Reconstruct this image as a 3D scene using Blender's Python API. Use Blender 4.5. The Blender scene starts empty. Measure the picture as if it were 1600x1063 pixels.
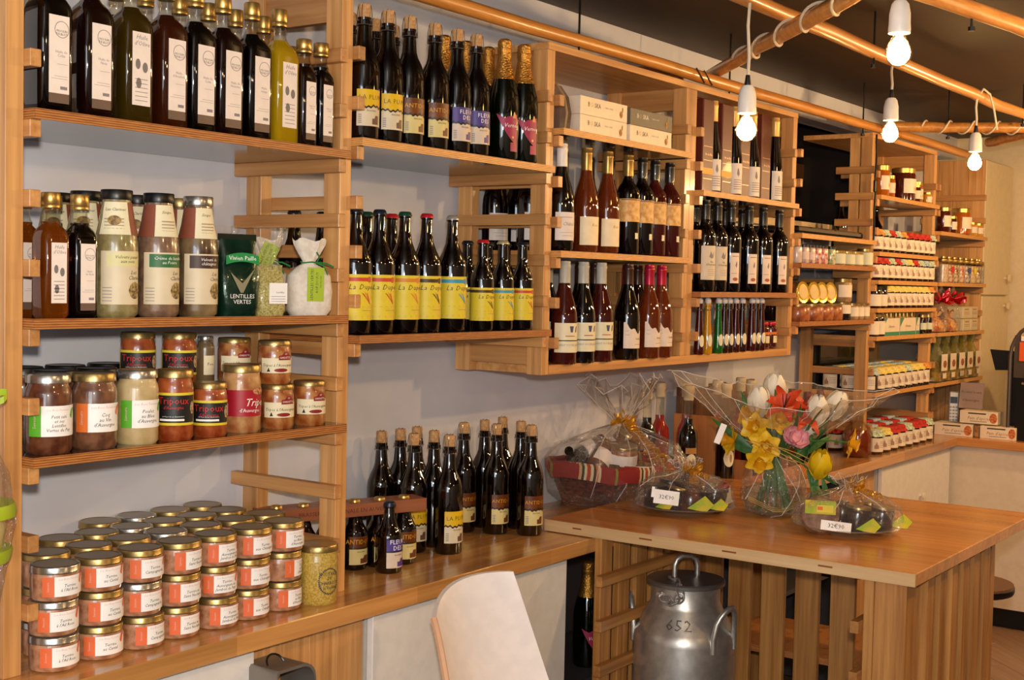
import bpy, bmesh, math, random
from mathutils import Vector, Matrix
random.seed(7)
S = bpy.context.scene
COL = S.collection
PI = math.pi

# ------------------------------------------------------------------ camera
def make_camera():
    yaw, pitch, roll = 0.621794, -0.044935, 0.021246
    f = Vector((math.cos(yaw)*math.cos(pitch), math.sin(yaw)*math.cos(pitch), math.sin(pitch)))
    r = Vector((math.sin(yaw), -math.cos(yaw), 0)); u = r.cross(f)
    r2 = r*math.cos(roll)+u*math.sin(roll); u2 = u*math.cos(roll)-r*math.sin(roll)
    m = Matrix((( r2.x, u2.x, -f.x, 0), (r2.y, u2.y, -f.y, -2.0), (r2.z, u2.z, -f.z, 1.606), (0, 0, 0, 1)))
    cd = bpy.data.cameras.new('camera'); cd.sensor_width = 36; cd.lens = 2043.3*36/1600
    cd.clip_start = .05
    o = bpy.data.objects.new('camera', cd); o.matrix_world = m; COL.objects.link(o); S.camera = o
make_camera()

# ------------------------------------------------------------------ light
w = bpy.data.worlds.new('world'); S.world = w; w.use_nodes = True
w.node_tree.nodes['Background'].inputs[0].default_value = (1.0, .82, .62, 1)
w.node_tree.nodes['Background'].inputs[1].default_value = .06
def lamp(name, kind, loc, power, color, size=.05, rot=None, size_y=None):
    d = bpy.data.lights.new(name, kind); d.energy = power; d.color = color
    if kind == 'AREA':
        d.shape = 'RECTANGLE'; d.size = size; d.size_y = size_y or size
    else: d.shadow_soft_size = size
    o = bpy.data.objects.new(name, d); o.location = loc
    if rot: o.rotation_euler = rot
    COL.objects.link(o); return o
lamp('camera_flash', 'POINT', (-.02, -2.03, 1.73), 190, (1, .90, .78), .035)
lamp('window_daylight', 'AREA', (-1.9, -2.4, 1.75), 55, (.80, .90, 1.0), 1.5, (PI/2, 0, -PI/2), 1.5)
BULB_W = 62
S.view_settings.view_transform = 'Standard'; S.view_settings.look = 'None'
S.view_settings.exposure = 0.0; S.view_settings.gamma = 1; S.view_settings.use_curve_mapping = False

# ------------------------------------------------------------------ materials
def C(h):
    h = h.lstrip('#'); v = [int(h[i:i+2], 16)/255 for i in (0, 2, 4)]
    return tuple((x/12.92 if x <= .04045 else ((x+.055)/1.055)**2.4) for x in v)+(1,)
MATS = {}
def base(name):
    m = bpy.data.materials.new(name); m.use_nodes = True
    return m, m.node_tree, m.node_tree.nodes['Principled BSDF']
def N(nt, t, **k):
    n = nt.nodes.new(t)
    for a, v in k.items(): setattr(n, a, v)
    return n
def P(name, col=None, rough=.5, metal=0, coat=0, spec=.5, col2=None, scale=30, bump=0, emit=0, sss=0, trans=0, ior=1.45):
    if name in MATS: return MATS[name]
    m, nt, b = base(name)
    c = C(col)
    b.inputs['Base Color'].default_value = c
    b.inputs['Roughness'].default_value = rough; b.inputs['Metallic'].default_value = metal
    b.inputs['Specular IOR Level'].default_value = spec
    b.inputs['Coat Weight'].default_value = coat; b.inputs['Coat Roughness'].default_value = .04
    b.inputs['Transmission Weight'].default_value = trans; b.inputs['IOR'].default_value = ior
    tc = N(nt, 'ShaderNodeTexCoord'); nz = N(nt, 'ShaderNodeTexNoise')
    nz.inputs['Scale'].default_value = scale; nz.inputs['Detail'].default_value = 3
    nt.links.new(tc.outputs['Object'], nz.inputs['Vector'])
    cr = N(nt, 'ShaderNodeValToRGB')
    cr.color_ramp.elements[0].position = .38; cr.color_ramp.elements[1].position = .62
    if col2: e0, e1 = c, C(col2)
    else: e0, e1 = tuple(x*.94 for x in c[:3])+(1,), c
    cr.color_ramp.elements[0].color = e0; cr.color_ramp.elements[1].color = e1
    nt.links.new(nz.outputs['Fac'], cr.inputs[0]); nt.links.new(cr.outputs[0], b.inputs['Base Color'])
    if bump:
        bp = N(nt, 'ShaderNodeBump'); bp.inputs['Strength'].default_value = bump; bp.inputs['Distance'].default_value = .004
        nt.links.new(nz.outputs['Fac'], bp.inputs['Height']); nt.links.new(bp.outputs[0], b.inputs['Normal'])
    if emit:
        b.inputs['Emission Color'].default_value = c; b.inputs['Emission Strength'].default_value = emit
    MATS[name] = m; return m
def wood(name, c1, c2, axis, rough=.42, stave=0, slen=.45, coat=.15, var=.25, end=False):
    """grain along axis; optional glued staves of width `stave`"""
    if name in MATS: return MATS[name]
    m, nt, b = base(name)
    tc = N(nt, 'ShaderNodeTexCoord'); info = N(nt, 'ShaderNodeObjectInfo')
    off = N(nt, 'ShaderNodeVectorMath', operation='MULTIPLY_ADD')
    comb = N(nt, 'ShaderNodeCombineXYZ')
    for i in range(3): nt.links.new(info.outputs['Random'], comb.inputs[i])
    off.inputs[1].default_value = (7, 7, 7)
    nt.links.new(comb.outputs[0], off.inputs[0]); nt.links.new(tc.outputs['Object'], off.inputs[2])
    mp = N(nt, 'ShaderNodeMapping'); sc = [55, 55, 55]; sc[axis] = 2.2
    mp.inputs['Scale'].default_value = sc
    nt.links.new(off.outputs[0], mp.inputs[0])
    nz = N(nt, 'ShaderNodeTexNoise'); nz.inputs['Scale'].default_value = 1.0; nz.inputs['Detail'].default_value = 5; nz.inputs['Roughness'].default_value = .6
    nt.links.new(mp.outputs[0], nz.inputs['Vector'])
    cr = N(nt, 'ShaderNodeValToRGB'); cr.color_ramp.elements[0].position = .3; cr.color_ramp.elements[1].position = .7
    cr.color_ramp.elements[0].color = C(c1); cr.color_ramp.elements[1].color = C(c2)
    nt.links.new(nz.outputs['Fac'], cr.inputs[0])
    hsv = N(nt, 'ShaderNodeHueSaturation'); nt.links.new(cr.outputs[0], hsv.inputs['Color'])
    mr = N(nt, 'ShaderNodeMapRange'); mr.inputs[3].default_value = 1-var*.6; mr.inputs[4].default_value = 1+var*.5
    if stave:
        br = N(nt, 'ShaderNodeTexBrick'); br.offset = .37; br.squash = 1
        br.inputs['Color1'].default_value = (0, 0, 0, 1); br.inputs['Color2'].default_value = (1, 1, 1, 1); br.inputs['Mortar'].default_value = (.5, .5, .5, 1)
        br.inputs['Scale'].default_value = 1; br.inputs['Mortar Size'].default_value = 0
        br.inputs['Brick Width'].default_value = slen; br.inputs['Row Height'].default_value = stave
        sp = N(nt, 'ShaderNodeSeparateXYZ'); nt.links.new(tc.outputs['Object'], sp.inputs[0])
        cb = N(nt, 'ShaderNodeCombineXYZ')
        a, c_ = {0: (0, 1), 1: (1, 0), 2: (2, 0)}[axis]
        if stave < 0: pass
        nt.links.new(sp.outputs[a], cb.inputs[0]); nt.links.new(sp.outputs[c_], cb.inputs[1])
        nt.links.new(cb.outputs[0], br.inputs['Vector']); nt.links.new(br.outputs['Color'], mr.inputs[0])
    else:
        nt.links.new(info.outputs['Random'], mr.inputs[0])
    nt.links.new(mr.outputs[0], hsv.inputs['Value']); nt.links.new(hsv.outputs[0], b.inputs['Base Color'])
    b.inputs['Roughness'].default_value = rough; b.inputs['Coat Weight'].default_value = coat; b.inputs['Coat Roughness'].default_value = .15
    MATS[name] = m; return m
def ply(name, light, dark, period=.0042):
    m, nt, b = base(name)
    tc = N(nt, 'ShaderNodeTexCoord'); sp = N(nt, 'ShaderNodeSeparateXYZ'); nt.links.new(tc.outputs['Object'], sp.inputs[0])
    mul = N(nt, 'ShaderNodeMath', operation='MULTIPLY'); mul.inputs[1].default_value = 2*PI/period
    nt.links.new(sp.outputs[2], mul.inputs[0])
    sn = N(nt, 'ShaderNodeMath', operation='SINE'); nt.links.new(mul.outputs[0], sn.inputs[0])
    mp = N(nt, 'ShaderNodeMapping'); mp.inputs['Scale'].default_value = (30, 30, 300); nt.links.new(tc.outputs['Object'], mp.inputs[0])
    nz = N(nt, 'ShaderNodeTexNoise'); nz.inputs['Scale'].default_value = 1; nt.links.new(mp.outputs[0], nz.inputs['Vector'])
    ad = N(nt, 'ShaderNodeMath', operation='MULTIPLY_ADD'); ad.inputs[1].default_value = .28; nt.links.new(sn.outputs[0], ad.inputs[0]); nt.links.new(nz.outputs['Fac'], ad.inputs[2])
    cr = N(nt, 'ShaderNodeValToRGB'); cr.color_ramp.elements[0].position = .35; cr.color_ramp.elements[1].position = .65
    cr.color_ramp.elements[0].color = C(dark); cr.color_ramp.elements[1].color = C(light)
    nt.links.new(ad.outputs[0], cr.inputs[0]); nt.links.new(cr.outputs[0], b.inputs['Base Color'])
    b.inputs['Roughness'].default_value = .5
    return m
def film(name, tint='ffffff', refl=.06, crinkle=0, scale=60, rough=.05, haze=0, hazecol='ffffff'):
    """thin clear glass or cellophane: see-through with a mirror-like sheen"""
    if name in MATS: return MATS[name]
    m, nt, b = base(name); nt.nodes.remove(b)
    out = nt.nodes['Material Output']
    tr = N(nt, 'ShaderNodeBsdfTransparent'); tr.inputs[0].default_value = C(tint)
    gl = N(nt, 'ShaderNodeBsdfGlossy'); gl.inputs['Roughness'].default_value = rough
    lw = N(nt, 'ShaderNodeLayerWeight'); lw.inputs[0].default_value = .2
    ad = N(nt, 'ShaderNodeMath', operation='MULTIPLY_ADD'); ad.inputs[1].default_value = .32; ad.inputs[2].default_value = refl
    nt.links.new(lw.outputs['Fresnel'], ad.inputs[0])
    mx = N(nt, 'ShaderNodeMixShader'); nt.links.new(ad.outputs[0], mx.inputs[0])
    if haze:
        df = N(nt, 'ShaderNodeBsdfDiffuse'); df.inputs[0].default_value = C(hazecol)
        m2 = N(nt, 'ShaderNodeMixShader'); m2.inputs[0].default_value = haze
        nt.links.new(tr.outputs[0], m2.inputs[1]); nt.links.new(df.outputs[0], m2.inputs[2]); nt.links.new(m2.outputs[0], mx.inputs[1])
    else: nt.links.new(tr.outputs[0], mx.inputs[1])
    nt.links.new(gl.outputs[0], mx.inputs[2]); nt.links.new(mx.outputs[0], out.inputs[0])
    if crinkle:
        tc = N(nt, 'ShaderNodeTexCoord'); nz = N(nt, 'ShaderNodeTexNoise'); nz.inputs['Scale'].default_value = scale; nz.inputs['Detail'].default_value = 2
        nz.inputs['Distortion'].default_value = 1.5
        nt.links.new(tc.outputs['Object'], nz.inputs['Vector'])
        bp = N(nt, 'ShaderNodeBump'); bp.inputs['Strength'].default_value = crinkle; bp.inputs['Distance'].default_value = .02
        nt.links.new(nz.outputs['Fac'], bp.inputs['Height'])
        nt.links.new(bp.outputs[0], gl.inputs['Normal'])
    MATS[name] = m; return m
WX = wood('wood_grain_x', '#ac7440', '#d6a060', 0); WY = wood('wood_grain_y', '#a46c3a', '#cc965a', 1); WZ = wood('wood_grain_z', '#b07a44', '#dca668', 2)
WT_ = wood('table_slat_wood', '#935c2a', '#c48c4c', 2)
CTX = wood('counter_wood', '#ac7640', '#cc9454', 0, .22, .045, .55, .4, .32)
TBL = wood('table_wood', '#b87436', '#d08e48', 1, .25, .042, .7, .35, .26)
TEDGE = wood('table_edge_wood', '#c49a66', '#dcb888', 1, .45)
PLY = ply('plywood_edge', '#b8783c', '#84481e'); PLYB = ply('plywood_edge_light', '#e0a860', '#b4763a')
FILM = P('film_faced_board', '#2c221d', .12, coat=.3, spec=.6)
WALL = P('wall_paint', '#d3d2d9', .6, bump=.02, scale=8)
GLASS = film('clear_glass', 'f4f4ee', .04); CELLO = film('cellophane', 'fdfcfa', .02, 1.0, 38, .08, .02)
BULBG = film('bulb_glass', 'fff6e4', .03)
DARKGL = P('dark_bottle_glass', '#050302', .06, coat=1, spec=.6); BROWNGL = P('brown_bottle_glass', '#080302', .06, coat=1, spec=.6)
GREENGL = P('dark_green_glass', '#040803', .06, coat=1, spec=.6)
GOLD = P('gold_metal', '#c4a05a', .32, .85); GOLDF = P('gold_foil', '#c08a3c', .25, .85, bump=.8, scale=220)
SILV = P('silver_metal', '#b9b6b0', .25, .9); LIDG = P('lid_gold', '#a48c58', .32, .85); LIDTOP = P('lid_brushed', '#9c9080', .4, .3)
BLK = P('black_plastic', '#0c0c0d', .35); WHT = P('white_lacquer', '#e6e0da', .35); CREAM = P('cream_lacquer', '#e2cfa6', .4)
PAPER = P('label_paper', '#f0e2d8', .55); PAPW = P('label_white', '#f4f0ec', .5); INK = P('ink_dark', '#3a3436', .6); INKG = P('ink_grey', '#8d8286', .6)
CORK = P('cork', '#c79c6c', .8, col2='#b0804e', scale=160)

# ------------------------------------------------------------------ mesh tools
MC = {}
def finish(bm, smooth=True, ang=40):
    me = bpy.data.meshes.new('mesh')
    bmesh.ops.recalc_face_normals(bm, faces=bm.faces)
    bm.to_mesh(me); bm.free()
    if smooth and len(me.polygons):
        me.polygons.foreach_set('use_smooth', [True]*len(me.polygons)); me.set_sharp_from_angle(angle=math.radians(ang))
    return me
def M(key, fn, smooth=True, ang=40):
    if key not in MC:
        bm = bmesh.new(); fn(bm); MC[key] = finish(bm, smooth, ang)
    return MC[key]
def b_box(bm, x0, x1, y0, y1, z0, z1, bev=0):
    v = [bm.verts.new((x, y, z)) for z in (z0, z1) for y in (y0, y1) for x in (x0, x1)]
    fs = [(0, 2, 3, 1), (4, 5, 7, 6), (0, 1, 5, 4), (2, 6, 7, 3), (0, 4, 6, 2), (1, 3, 7, 5)]
    fl = [bm.faces.new([v[i] for i in f]) for f in fs]
    if bev:
        es = {e for f in fl for e in f.edges}
        bmesh.ops.bevel(bm, geom=list(es), offset=bev, segments=1, affect='EDGES')
def b_loft(bm, rings, c0=True, c1=True, closed=True):
    R = [[bm.verts.new(p) for p in r] for r in rings]
    n = len(rings[0])
    for a, b in zip(R, R[1:]):
        for i in range(n if closed else n-1):
            j = (i+1) % n
            bm.faces.new((a[i], a[j], b[j], b[i]))
    if c0: bm.faces.new(R[0][::-1])
    if c1: bm.faces.new(R[-1])
def b_lathe(bm, prof, n=22):
    rings = [[(r*math.cos(2*PI*i/n), r*math.sin(2*PI*i/n), z) for i in range(n)] for r, z in prof]
    b_loft(bm, rings)
def sring(hx, hy, z, e, n=24):
    out = []
    for i in range(n):
        t = 2*PI*(i+.5)/n; c, s = math.cos(t), math.sin(t)
        out.append((hx*math.copysign(abs(c)**(2/e), c), hy*math.copysign(abs(s)**(2/e), s), z))
    return out
def b_tube(bm, pts, r, n=8, closed=False):
    P_ = [Vector(p) for p in pts]; rings = []
    up = None
    for i, p in enumerate(P_):
        a = P_[i-1] if (i > 0 or closed) else p
        b = P_[(i+1) % len(P_)] if (i < len(P_)-1 or closed) else p
        t = (b-a).normalized()
        if up is None: up = Vector((0, 0, 1)) if abs(t.z) < .9 else Vector((1, 0, 0))
        s = t.cross(up).normalized(); up = s.cross(t).normalized()
        rr = r[i] if isinstance(r, (list, tuple)) else r
        rings.append([tuple(p+s*rr*math.cos(2*PI*k/n)+up*rr*math.sin(2*PI*k/n)) for k in range(n)])
    if closed: rings.append(rings[0])
    b_loft(bm, rings, not closed, not closed)
def b_patch(bm, r, z0, z1, a0, a1, n=9, r1=None):
    V = []
    for k in range(n+1):
        a = math.radians(a0+(a1-a0)*k/n)
        V.append((bm.verts.new((r*math.sin(a), -r*math.cos(a), z0)), bm.verts.new(((r1 or r)*math.sin(a), -(r1 or r)*math.cos(a), z1))))
    for p, q in zip(V, V[1:]): bm.faces.new((p[0], q[0], q[1], p[1]))
def lathe(prof, n=22): return M(('L', tuple(prof), n), lambda bm: b_lathe(bm, prof, n))
def boxm(sx, sy, sz, bev=0): # base centred
    return M(('B', round(sx, 4), round(sy, 4), round(sz, 4), bev), lambda bm: b_box(bm, -sx/2, sx/2, -sy/2, sy/2, 0, sz, bev), False)
def tube(pts, r, n=8, closed=False):
    return M(('T', tuple(map(tuple, pts)), r if not isinstance(r, list) else tuple(r), n, closed), lambda bm: b_tube(bm, pts, r, n, closed))

def part(name, me, mat, parent=None, loc=(0, 0, 0), rot=None, label=None, kind=None):
    o = bpy.data.objects.new(name, me)
    if mat is not None:
        if len(me.materials) == 0: me.materials.append(mat)
        elif me.materials[0] != mat:
            o.material_slots[0].link = 'OBJECT'; o.material_slots[0].material = mat
    o.location = loc
    if rot: o.rotation_euler = rot
    if parent is not None: o.parent = parent
    if label: o['label'] = label
    if kind: o['kind'] = kind
    COL.objects.link(o); return o
LABELS = {}
def tag(o, label, cat, group=None):
    LABELS.setdefault(label, []).append(o.name)
    o['label'] = label; o['category'] = cat
    if group: o['group'] = group
    return o
def thing(name, label, cat, loc=(0, 0, 0), rotz=0, group=None, rot=None):
    o = bpy.data.objects.new(name, None); o.empty_display_size = .02; o.location = loc
    o.rotation_euler = rot or (0, 0, rotz); COL.objects.link(o)
    return tag(o, label, cat, group)
def struct(name, me, mat, loc=(0, 0, 0), parent=None):
    o = part(name, me, mat, parent, loc)
    if parent is None: o['kind'] = 'structure'
    return o
def pbox(name, x0, x1, y0, y1, z0, z1, mat, parent=None, bev=0, label=None):
    """box given by world or parent-space extents, origin at its centre"""
    return part(name, M(('PB', round(x1-x0, 4), round(y1-y0, 4), round(z1-z0, 4), bev),
        lambda bm: b_box(bm, -(x1-x0)/2, (x1-x0)/2, -(y1-y0)/2, (y1-y0)/2, -(z1-z0)/2, (z1-z0)/2, bev), False), mat, parent, ((x0+x1)/2, (y0+y1)/2, (z0+z1)/2), label=label)

def text_pts(s, size, shear=0, sp=1.0):
    """flat triangulated lettering, centred, in x (reading) and z (up)"""
    key = ('TXT', s, shear, sp)
    if key not in MC:
        cu = bpy.data.curves.new('t', 'FONT'); cu.body = s; cu.size = 1; cu.align_x = 'CENTER'; cu.align_y = 'CENTER'
        cu.resolution_u = 1; cu.shear = shear; cu.space_line = .95; cu.space_character = sp
        ob = bpy.data.objects.new('t', cu); COL.objects.link(ob)
        dg = bpy.context.evaluated_depsgraph_get()
        me = bpy.data.meshes.new_from_object(ob.evaluated_get(dg))
        MC[key] = ([v.co[:2] for v in me.vertices], [tuple(p.vertices) for p in me.polygons])
        bpy.data.objects.remove(ob); bpy.data.curves.remove(cu); bpy.data.meshes.remove(me)
    return MC[key]
def lettering(parent, s, size, mat, r=None, a=0, z=0, x=0, y=0, shear=0, sp=1.0, flip=0, cone=0, sx=1.0):
    """lettering wrapped on a cylinder of radius r about the parent's z axis (a: degrees from -Y), or flat at y; flip 90 reads upwards"""
    def fn():
        vs, fs = text_pts(s, size, shear, sp)
        out = []
        for (u, v) in vs:
            u, v = u*size*sx, v*size
            if flip: u, v = -v, u
            if r is None: out.append((x+u, y, z+v))
            else:
                t = math.radians(a)+u/r; rr = r+cone*(v)
                out.append((rr*math.sin(t), -rr*math.cos(t), z+v))
        me = bpy.data.meshes.new('lettering'); me.from_pydata(out, [], fs); return me
    key = ('LT', s, size, r, a, z, x, y, shear, sp, flip, cone, sx)
    if key not in MC: MC[key] = fn()
    return part('lettering', MC[key], mat, parent)
def wrap(parent, name, r, z0, z1, a0, a1, mat, n=9, r1=None):
    return part(name, M(('W', r, z0, z1, a0, a1, n, r1), lambda bm: b_patch(bm, r, z0, z1, a0, a1, n, r1)), mat, parent)
def wrapshape(parent, name, r, pts, mat):
    """small flat print shape wrapped on a cylinder; pts in (degrees, z)"""
    def fn(bm):
        lo, hi = min(p[0] for p in pts), max(p[0] for p in pts); n = max(4, math.ceil((hi-lo)/5)); V = []
        for k in range(n+1):
            a = lo+(hi-lo)*min(max(k/n, .004), .996); zs = []
            for p, q in zip(pts, pts[1:]+pts[:1]):
                if (p[0]-a)*(q[0]-a) < 0: zs.append(p[1]+(q[1]-p[1])*(a-p[0])/(q[0]-p[0]))
                elif p[0] == a: zs.append(p[1])
            if not zs: continue
            c, s = math.cos(math.radians(a)), math.sin(math.radians(a))
            V.append([bm.verts.new((r*s, -r*c, z)) for z in (min(zs), max(zs))])
        for p, q in zip(V, V[1:]): bm.faces.new((p[0], q[0], q[1], p[1]))
    return part(name, M(('WS', r, tuple(pts)), fn), mat, parent)
def strips(parent, name, r, rows, mat, n=6):
    """several printed strips (z0, z1, a0, a1) joined: fine print"""
    def fn(bm):
        for (z0, z1, a0, a1) in rows: b_patch(bm, r, z0, z1, a0, a1, n)
    return part(name, M(('ST', r, tuple(rows)), fn), mat, parent, kind='stuff')
def fbars(parent, name, rows, y, mat):
    def fn(bm):
        for (x0, x1, z0, z1) in rows:
            bm.faces.new([bm.verts.new(p) for p in ((x0, y, z0), (x1, y, z0), (x1, y, z1), (x0, y, z1))])
    return part(name, M(('FB', tuple(rows), y), fn), mat, parent, kind='stuff')
def ell(cx, cz, rx, rz, n=16): return [(cx+rx*math.cos(2*PI*i/n), cz+rz*math.sin(2*PI*i/n)) for i in range(n)]
def fpoly(parent, name, pts, y, mat):
    return part(name, M(('FP', tuple(pts), y), lambda bm: bm.faces.new([bm.verts.new((x, y, z)) for x, z in pts])), mat, parent)
ORD = ['leftmost', 'second', 'third', 'fourth', 'fifth', 'sixth', 'seventh', 'eighth', 'ninth', 'tenth', 'eleventh', 'twelfth', 'thirteenth']
def nth(i, n=None):
    if n and i == n-1: return 'rightmost'
    return ORD[i] if i == 0 else ORD[i]+' from left'
# ------------------------------------------------------------------ room shell
ZC = 2.47
def boxes(key, lst): return M(key, lambda bm: [b_box(bm, *b) for b in lst], False)
struct('wall_back', boxes('wb', [(-2, 4.62, .32, .42, 0, ZC), (6.2, 7.65, .32, .42, 0, ZC), (4.62, 6.2, .32, .42, 0, 1.885), (4.62, 6.2, .32, .42, 2.345, ZC)]), WALL)
struct('wall_right', boxes('wr', [(7.55, 7.65, -4.2, .32, 0, ZC)]), P('wall_warm_white', '#dcc8a4', .6))
struct('wall_front', boxes('wf', [(-2, 7.65, -4.3, -4.2, 0, ZC)]), P('wall_front_paint', '#7a6e64', .7))
struct('wall_left', boxes('wl', [(-2.1, -2, -4.2, -3.2, 0, ZC), (-2.1, -2, -1.6, .42, 0, ZC), (-2.1, -2, -3.2, -1.6, 0, .95), (-2.1, -2, -3.2, -1.6, 2.3, ZC)]), WALL)
struct('ceiling', boxes('ce', [(-2.1, 7.65, -4.3, 1.4, ZC, ZC+.08)]), P('ceiling_brown', '#33241a', .55, col2='#3a2a1e', scale=2))
DK = P('niche_brown', '#2c211b', .5); 
struct('wall_pass_through', boxes('wp', [(4.4, 6.5, 1.2, 1.28, 1.0, ZC), (4.4, 4.5, .42, 1.2, 1.0, ZC), (6.4, 6.5, .42, 1.2, 1.0, ZC), (4.4, 6.5, .42, 1.2, 1.0, 1.05)]), DK)
struct('trim_1', boxes('t1', [(4.6, 6.22, .285, .36, 1.86, 1.89)]), P('pale_sill', '#cdb48c', .5))
struct('trim_2', boxes('t2', [(4.5, 6.4, .75, .82, 2.16, 2.24)]), P('brown_beam', '#6a4426', .5))
fl = struct('floor', boxes('fl', [(-2.1, 7.65, -4.3, .42, -.06, -.004)]), P('floor_grout', '#2e221a', .8))
TILE = wood('tile_brown', '#8b6a52', '#a07e64', 0, .35, var=.12)
tm = M('tile', lambda bm: b_box(bm, -.308, .308, -.0765, .0765, -.02, 0, .002), False)
for i in range(-8, 9):
    for j in range(-3, 4):
        u, v = (i+.5*(j % 2))*.62, j*.156
        # tile rows run at 45 degrees to the shelf wall
        x, y = 6.17+(u+v)*.70711-2.0*0, -.44+(u-v)*.70711
        if 3.0 < x < 7.3 and -2.6 < y < .1:
            part('tile', tm, TILE, fl, (x, y, 0), (0, 0, PI/4))

# ------------------------------------------------------------------ counters
t = thing('wall_counter', 'long honey coloured wooden counter running along the shelf wall', 'counter', (3.4, .11, .86))
part('worktop', M('wt', lambda bm: b_box(bm, -2.95, 2.95, -.21, .21, 0, .04, .002), False), CTX, t)
t = thing('cash_counter', 'wooden topped white cash counter at right end of room', 'counter', (6.7, -.9, 0))
part('worktop', M('wt2', lambda bm: b_box(bm, -.35, .28, -1.3, 1.19, .86, .9, .002), False), wood('cash_counter_wood', '#a9662f', '#c98a4c', 1, .25, .045, .55, .4, .4), t)
part('front_panel', M('fp2', lambda bm: b_box(bm, -.32, .25, -1.28, .85, .098, .86, .002), False), P('panel_white', '#dcc9b2', .4), t)
part('kickboard', M('kb2', lambda bm: b_box(bm, -.28, .25, -1.28, .85, 0, .098), False), BLK, t)

def cabinet(name, label, x0, x1, doors, knobs=(), mat=None, yf=-.07):
    t = thing(name, label, 'cabinet', ((x0+x1)/2, .12, 0)); h = (x1-x0)/2
    part('carcass', M(('cc', round(h, 3), yf), lambda bm: b_box(bm, -h, h, yf+.02-.12, .19, 0, .858), False), P('carcass_white', '#c9c0b4', .5), t)
    n = doors
    for i in range(n):
        a = -h+2*h*i/n+.002; b = -h+2*h*(i+1)/n-.002
        d = pbox('door', a, b, yf-.12, yf+.018-.12, .09, .85, mat or WHT, t, .0015)
        for kx in knobs:
            part('knob', lathe(((.006, 0), (.006, .012), (.016, .016), (.017, .024), (.0, .027)), 14), P('knob_white', '#e8dcc8', .3), d, (kx-(x0+x1)/2-(a+b)/2, -.009, .668-.47), (PI/2, 0, 0))
    return t
cabinet('base_cabinet', 'white base cabinet under the counter at far left edge', .6, 1.826, 2)
cabinet('base_cabinet', 'white base cabinet behind the white chair back', 2.18, 2.975, 2)
cabinet('base_cabinet', 'white base cabinet with round knob near the cash counter', 5.41, 6.34, 1, (5.911,))
def panel(label, x0, x1, y=-.05):
    t = thing('end_panel', label, 'panel', ((x0+x1)/2, y, 0))
    n = max(2, round((x1-x0)/.085)); wd = (x1-x0)/n
    for i in range(n):
        pbox('plank', -(x1-x0)/2+wd*i, -(x1-x0)/2+wd*(i+1)-.0012, 0, .018, 0, .858, WZ, t, .0012)
panel('vertical plank wood panel below the mustard jar and ladder', 1.83, 2.172)
panel('wooden panel under the counter, left of the knobbed white cabinet', 5.06, 5.40, -.04)
t = thing('open_base_shelf', 'dark open shelf compartment under the counter beside the slatted table', 'shelf', (4.0, .12, 0))
DARKW = P('dark_melamine', '#3c3a3d', .5)
for (a, b) in ((-1.02, -1.0), (.1, .12), (1.03, 1.05)): pbox('side_panel', a, b, -.15, .19, 0, .858, DARKW, t)
pbox('back_panel', -1.0, 1.03, .18, .19, 0, .858, DARKW, t); pbox('shelf_board', -1.0, 1.03, -.14, .18, .445, .463, DARKW, t)

# ------------------------------------------------------------------ ladder uprights and shelf boards
PW, PD = .035, .049
def posts(t, xs, z0, z1):
    for x in xs:
        for y in (0, .249): pbox('post', x, x+PW, y, y+PD, z0, z1, WZ, t, .001)
def rungs(t, xs, levels, side):
    for z in levels:
        x0, x1 = (xs-.022, xs) if side < 0 else (xs, xs+.022)
        pbox('rung', x0, x1, -.018, .316, z-.03, z, WY, t, .0012)
def lev(a, step, n): return [a+step*i for i in range(n)]
def ladder(label, x, z0, z1, left, right, tp=None):
    t = thing('shelf_ladder', label, 'shelf upright', (x, 0, z0))
    def sh(ls): return [l-z0 for l in ls]
    posts(t, (0,), 0, z1-z0)
    rungs(t, 0, sh(left), -1); rungs(t, PW, sh(right), 1)
    if tp: pbox('top_panel', .008, .027, .049, .249, tp[0]-z0, tp[1]-z0, WY, t)
    return t
L12 = lev(1.026, .12, 10); L11 = lev(1.459, .11, 7)
ladder('wooden ladder upright at left edge of the picture', 1.306, .9, 2.34, [], L12, None)
ladder('tall wooden ladder upright standing on counter beside the mustard jar', 2.128, .9, 2.34, L12, L11, (2.172, 2.34))
t = thing('shelf_ladder', 'wooden ladder upright at right of the gold topped tins', 'shelf upright', (5.36, 0, .9))
pbox('post', 0, PW, 0, PD, 0, 1.3425, WZ, t, .001); pbox('post', 0, PW, .249, .298, 0, .56, WZ, t, .001); pbox('post', 0, PW, .055, .098, .86, 1.3425, WZ, t, .001)
rungs(t, 0, [l-.9 for l in (1.46,)], -1); rungs(t, PW, [l-.9 for l in lev(1.026, .12, 7)], 1)
for z in lev(1.68, .11, 5): pbox('rung', -.022, 0, -.018, .15, z-.93, z-.9, WY, t, .0012)
for z in lev(1.866, .12, 3): pbox('rung', PW, PW+.022, -.018, .15, z-.93, z-.9, WY, t, .0012)
ladder('wooden ladder upright between the jam shelves and the candy shelves', 6.172, .9, 2.2425, lev(1.026, .12, 10), lev(1.026, .12, 10), (2.17, 2.24))
t = thing('shelf_end_wall', 'solid wooden end panel closing the far right shelves', 'shelf upright', (6.97, .16, .9))
for i in range(4): pbox('plank', 0, .03, -.16+.079*i, -.16+.079*(i+1)-.0012, 0, 1.39, WZ, t, .001)
rungs(t, 0, [l-.9 for l in lev(1.146, .12, 9)], -1)
for o in list(t.children):
    if o.name.startswith('rung'): o.location.y -= .16
t = thing('top_board', 'wooden top board over the honey jar shelf', 'shelf', (5.78, .15, 2.2425))
pbox('board', -.42, .425, -.15, .16, .0, .02, WX, t, .001)
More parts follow.
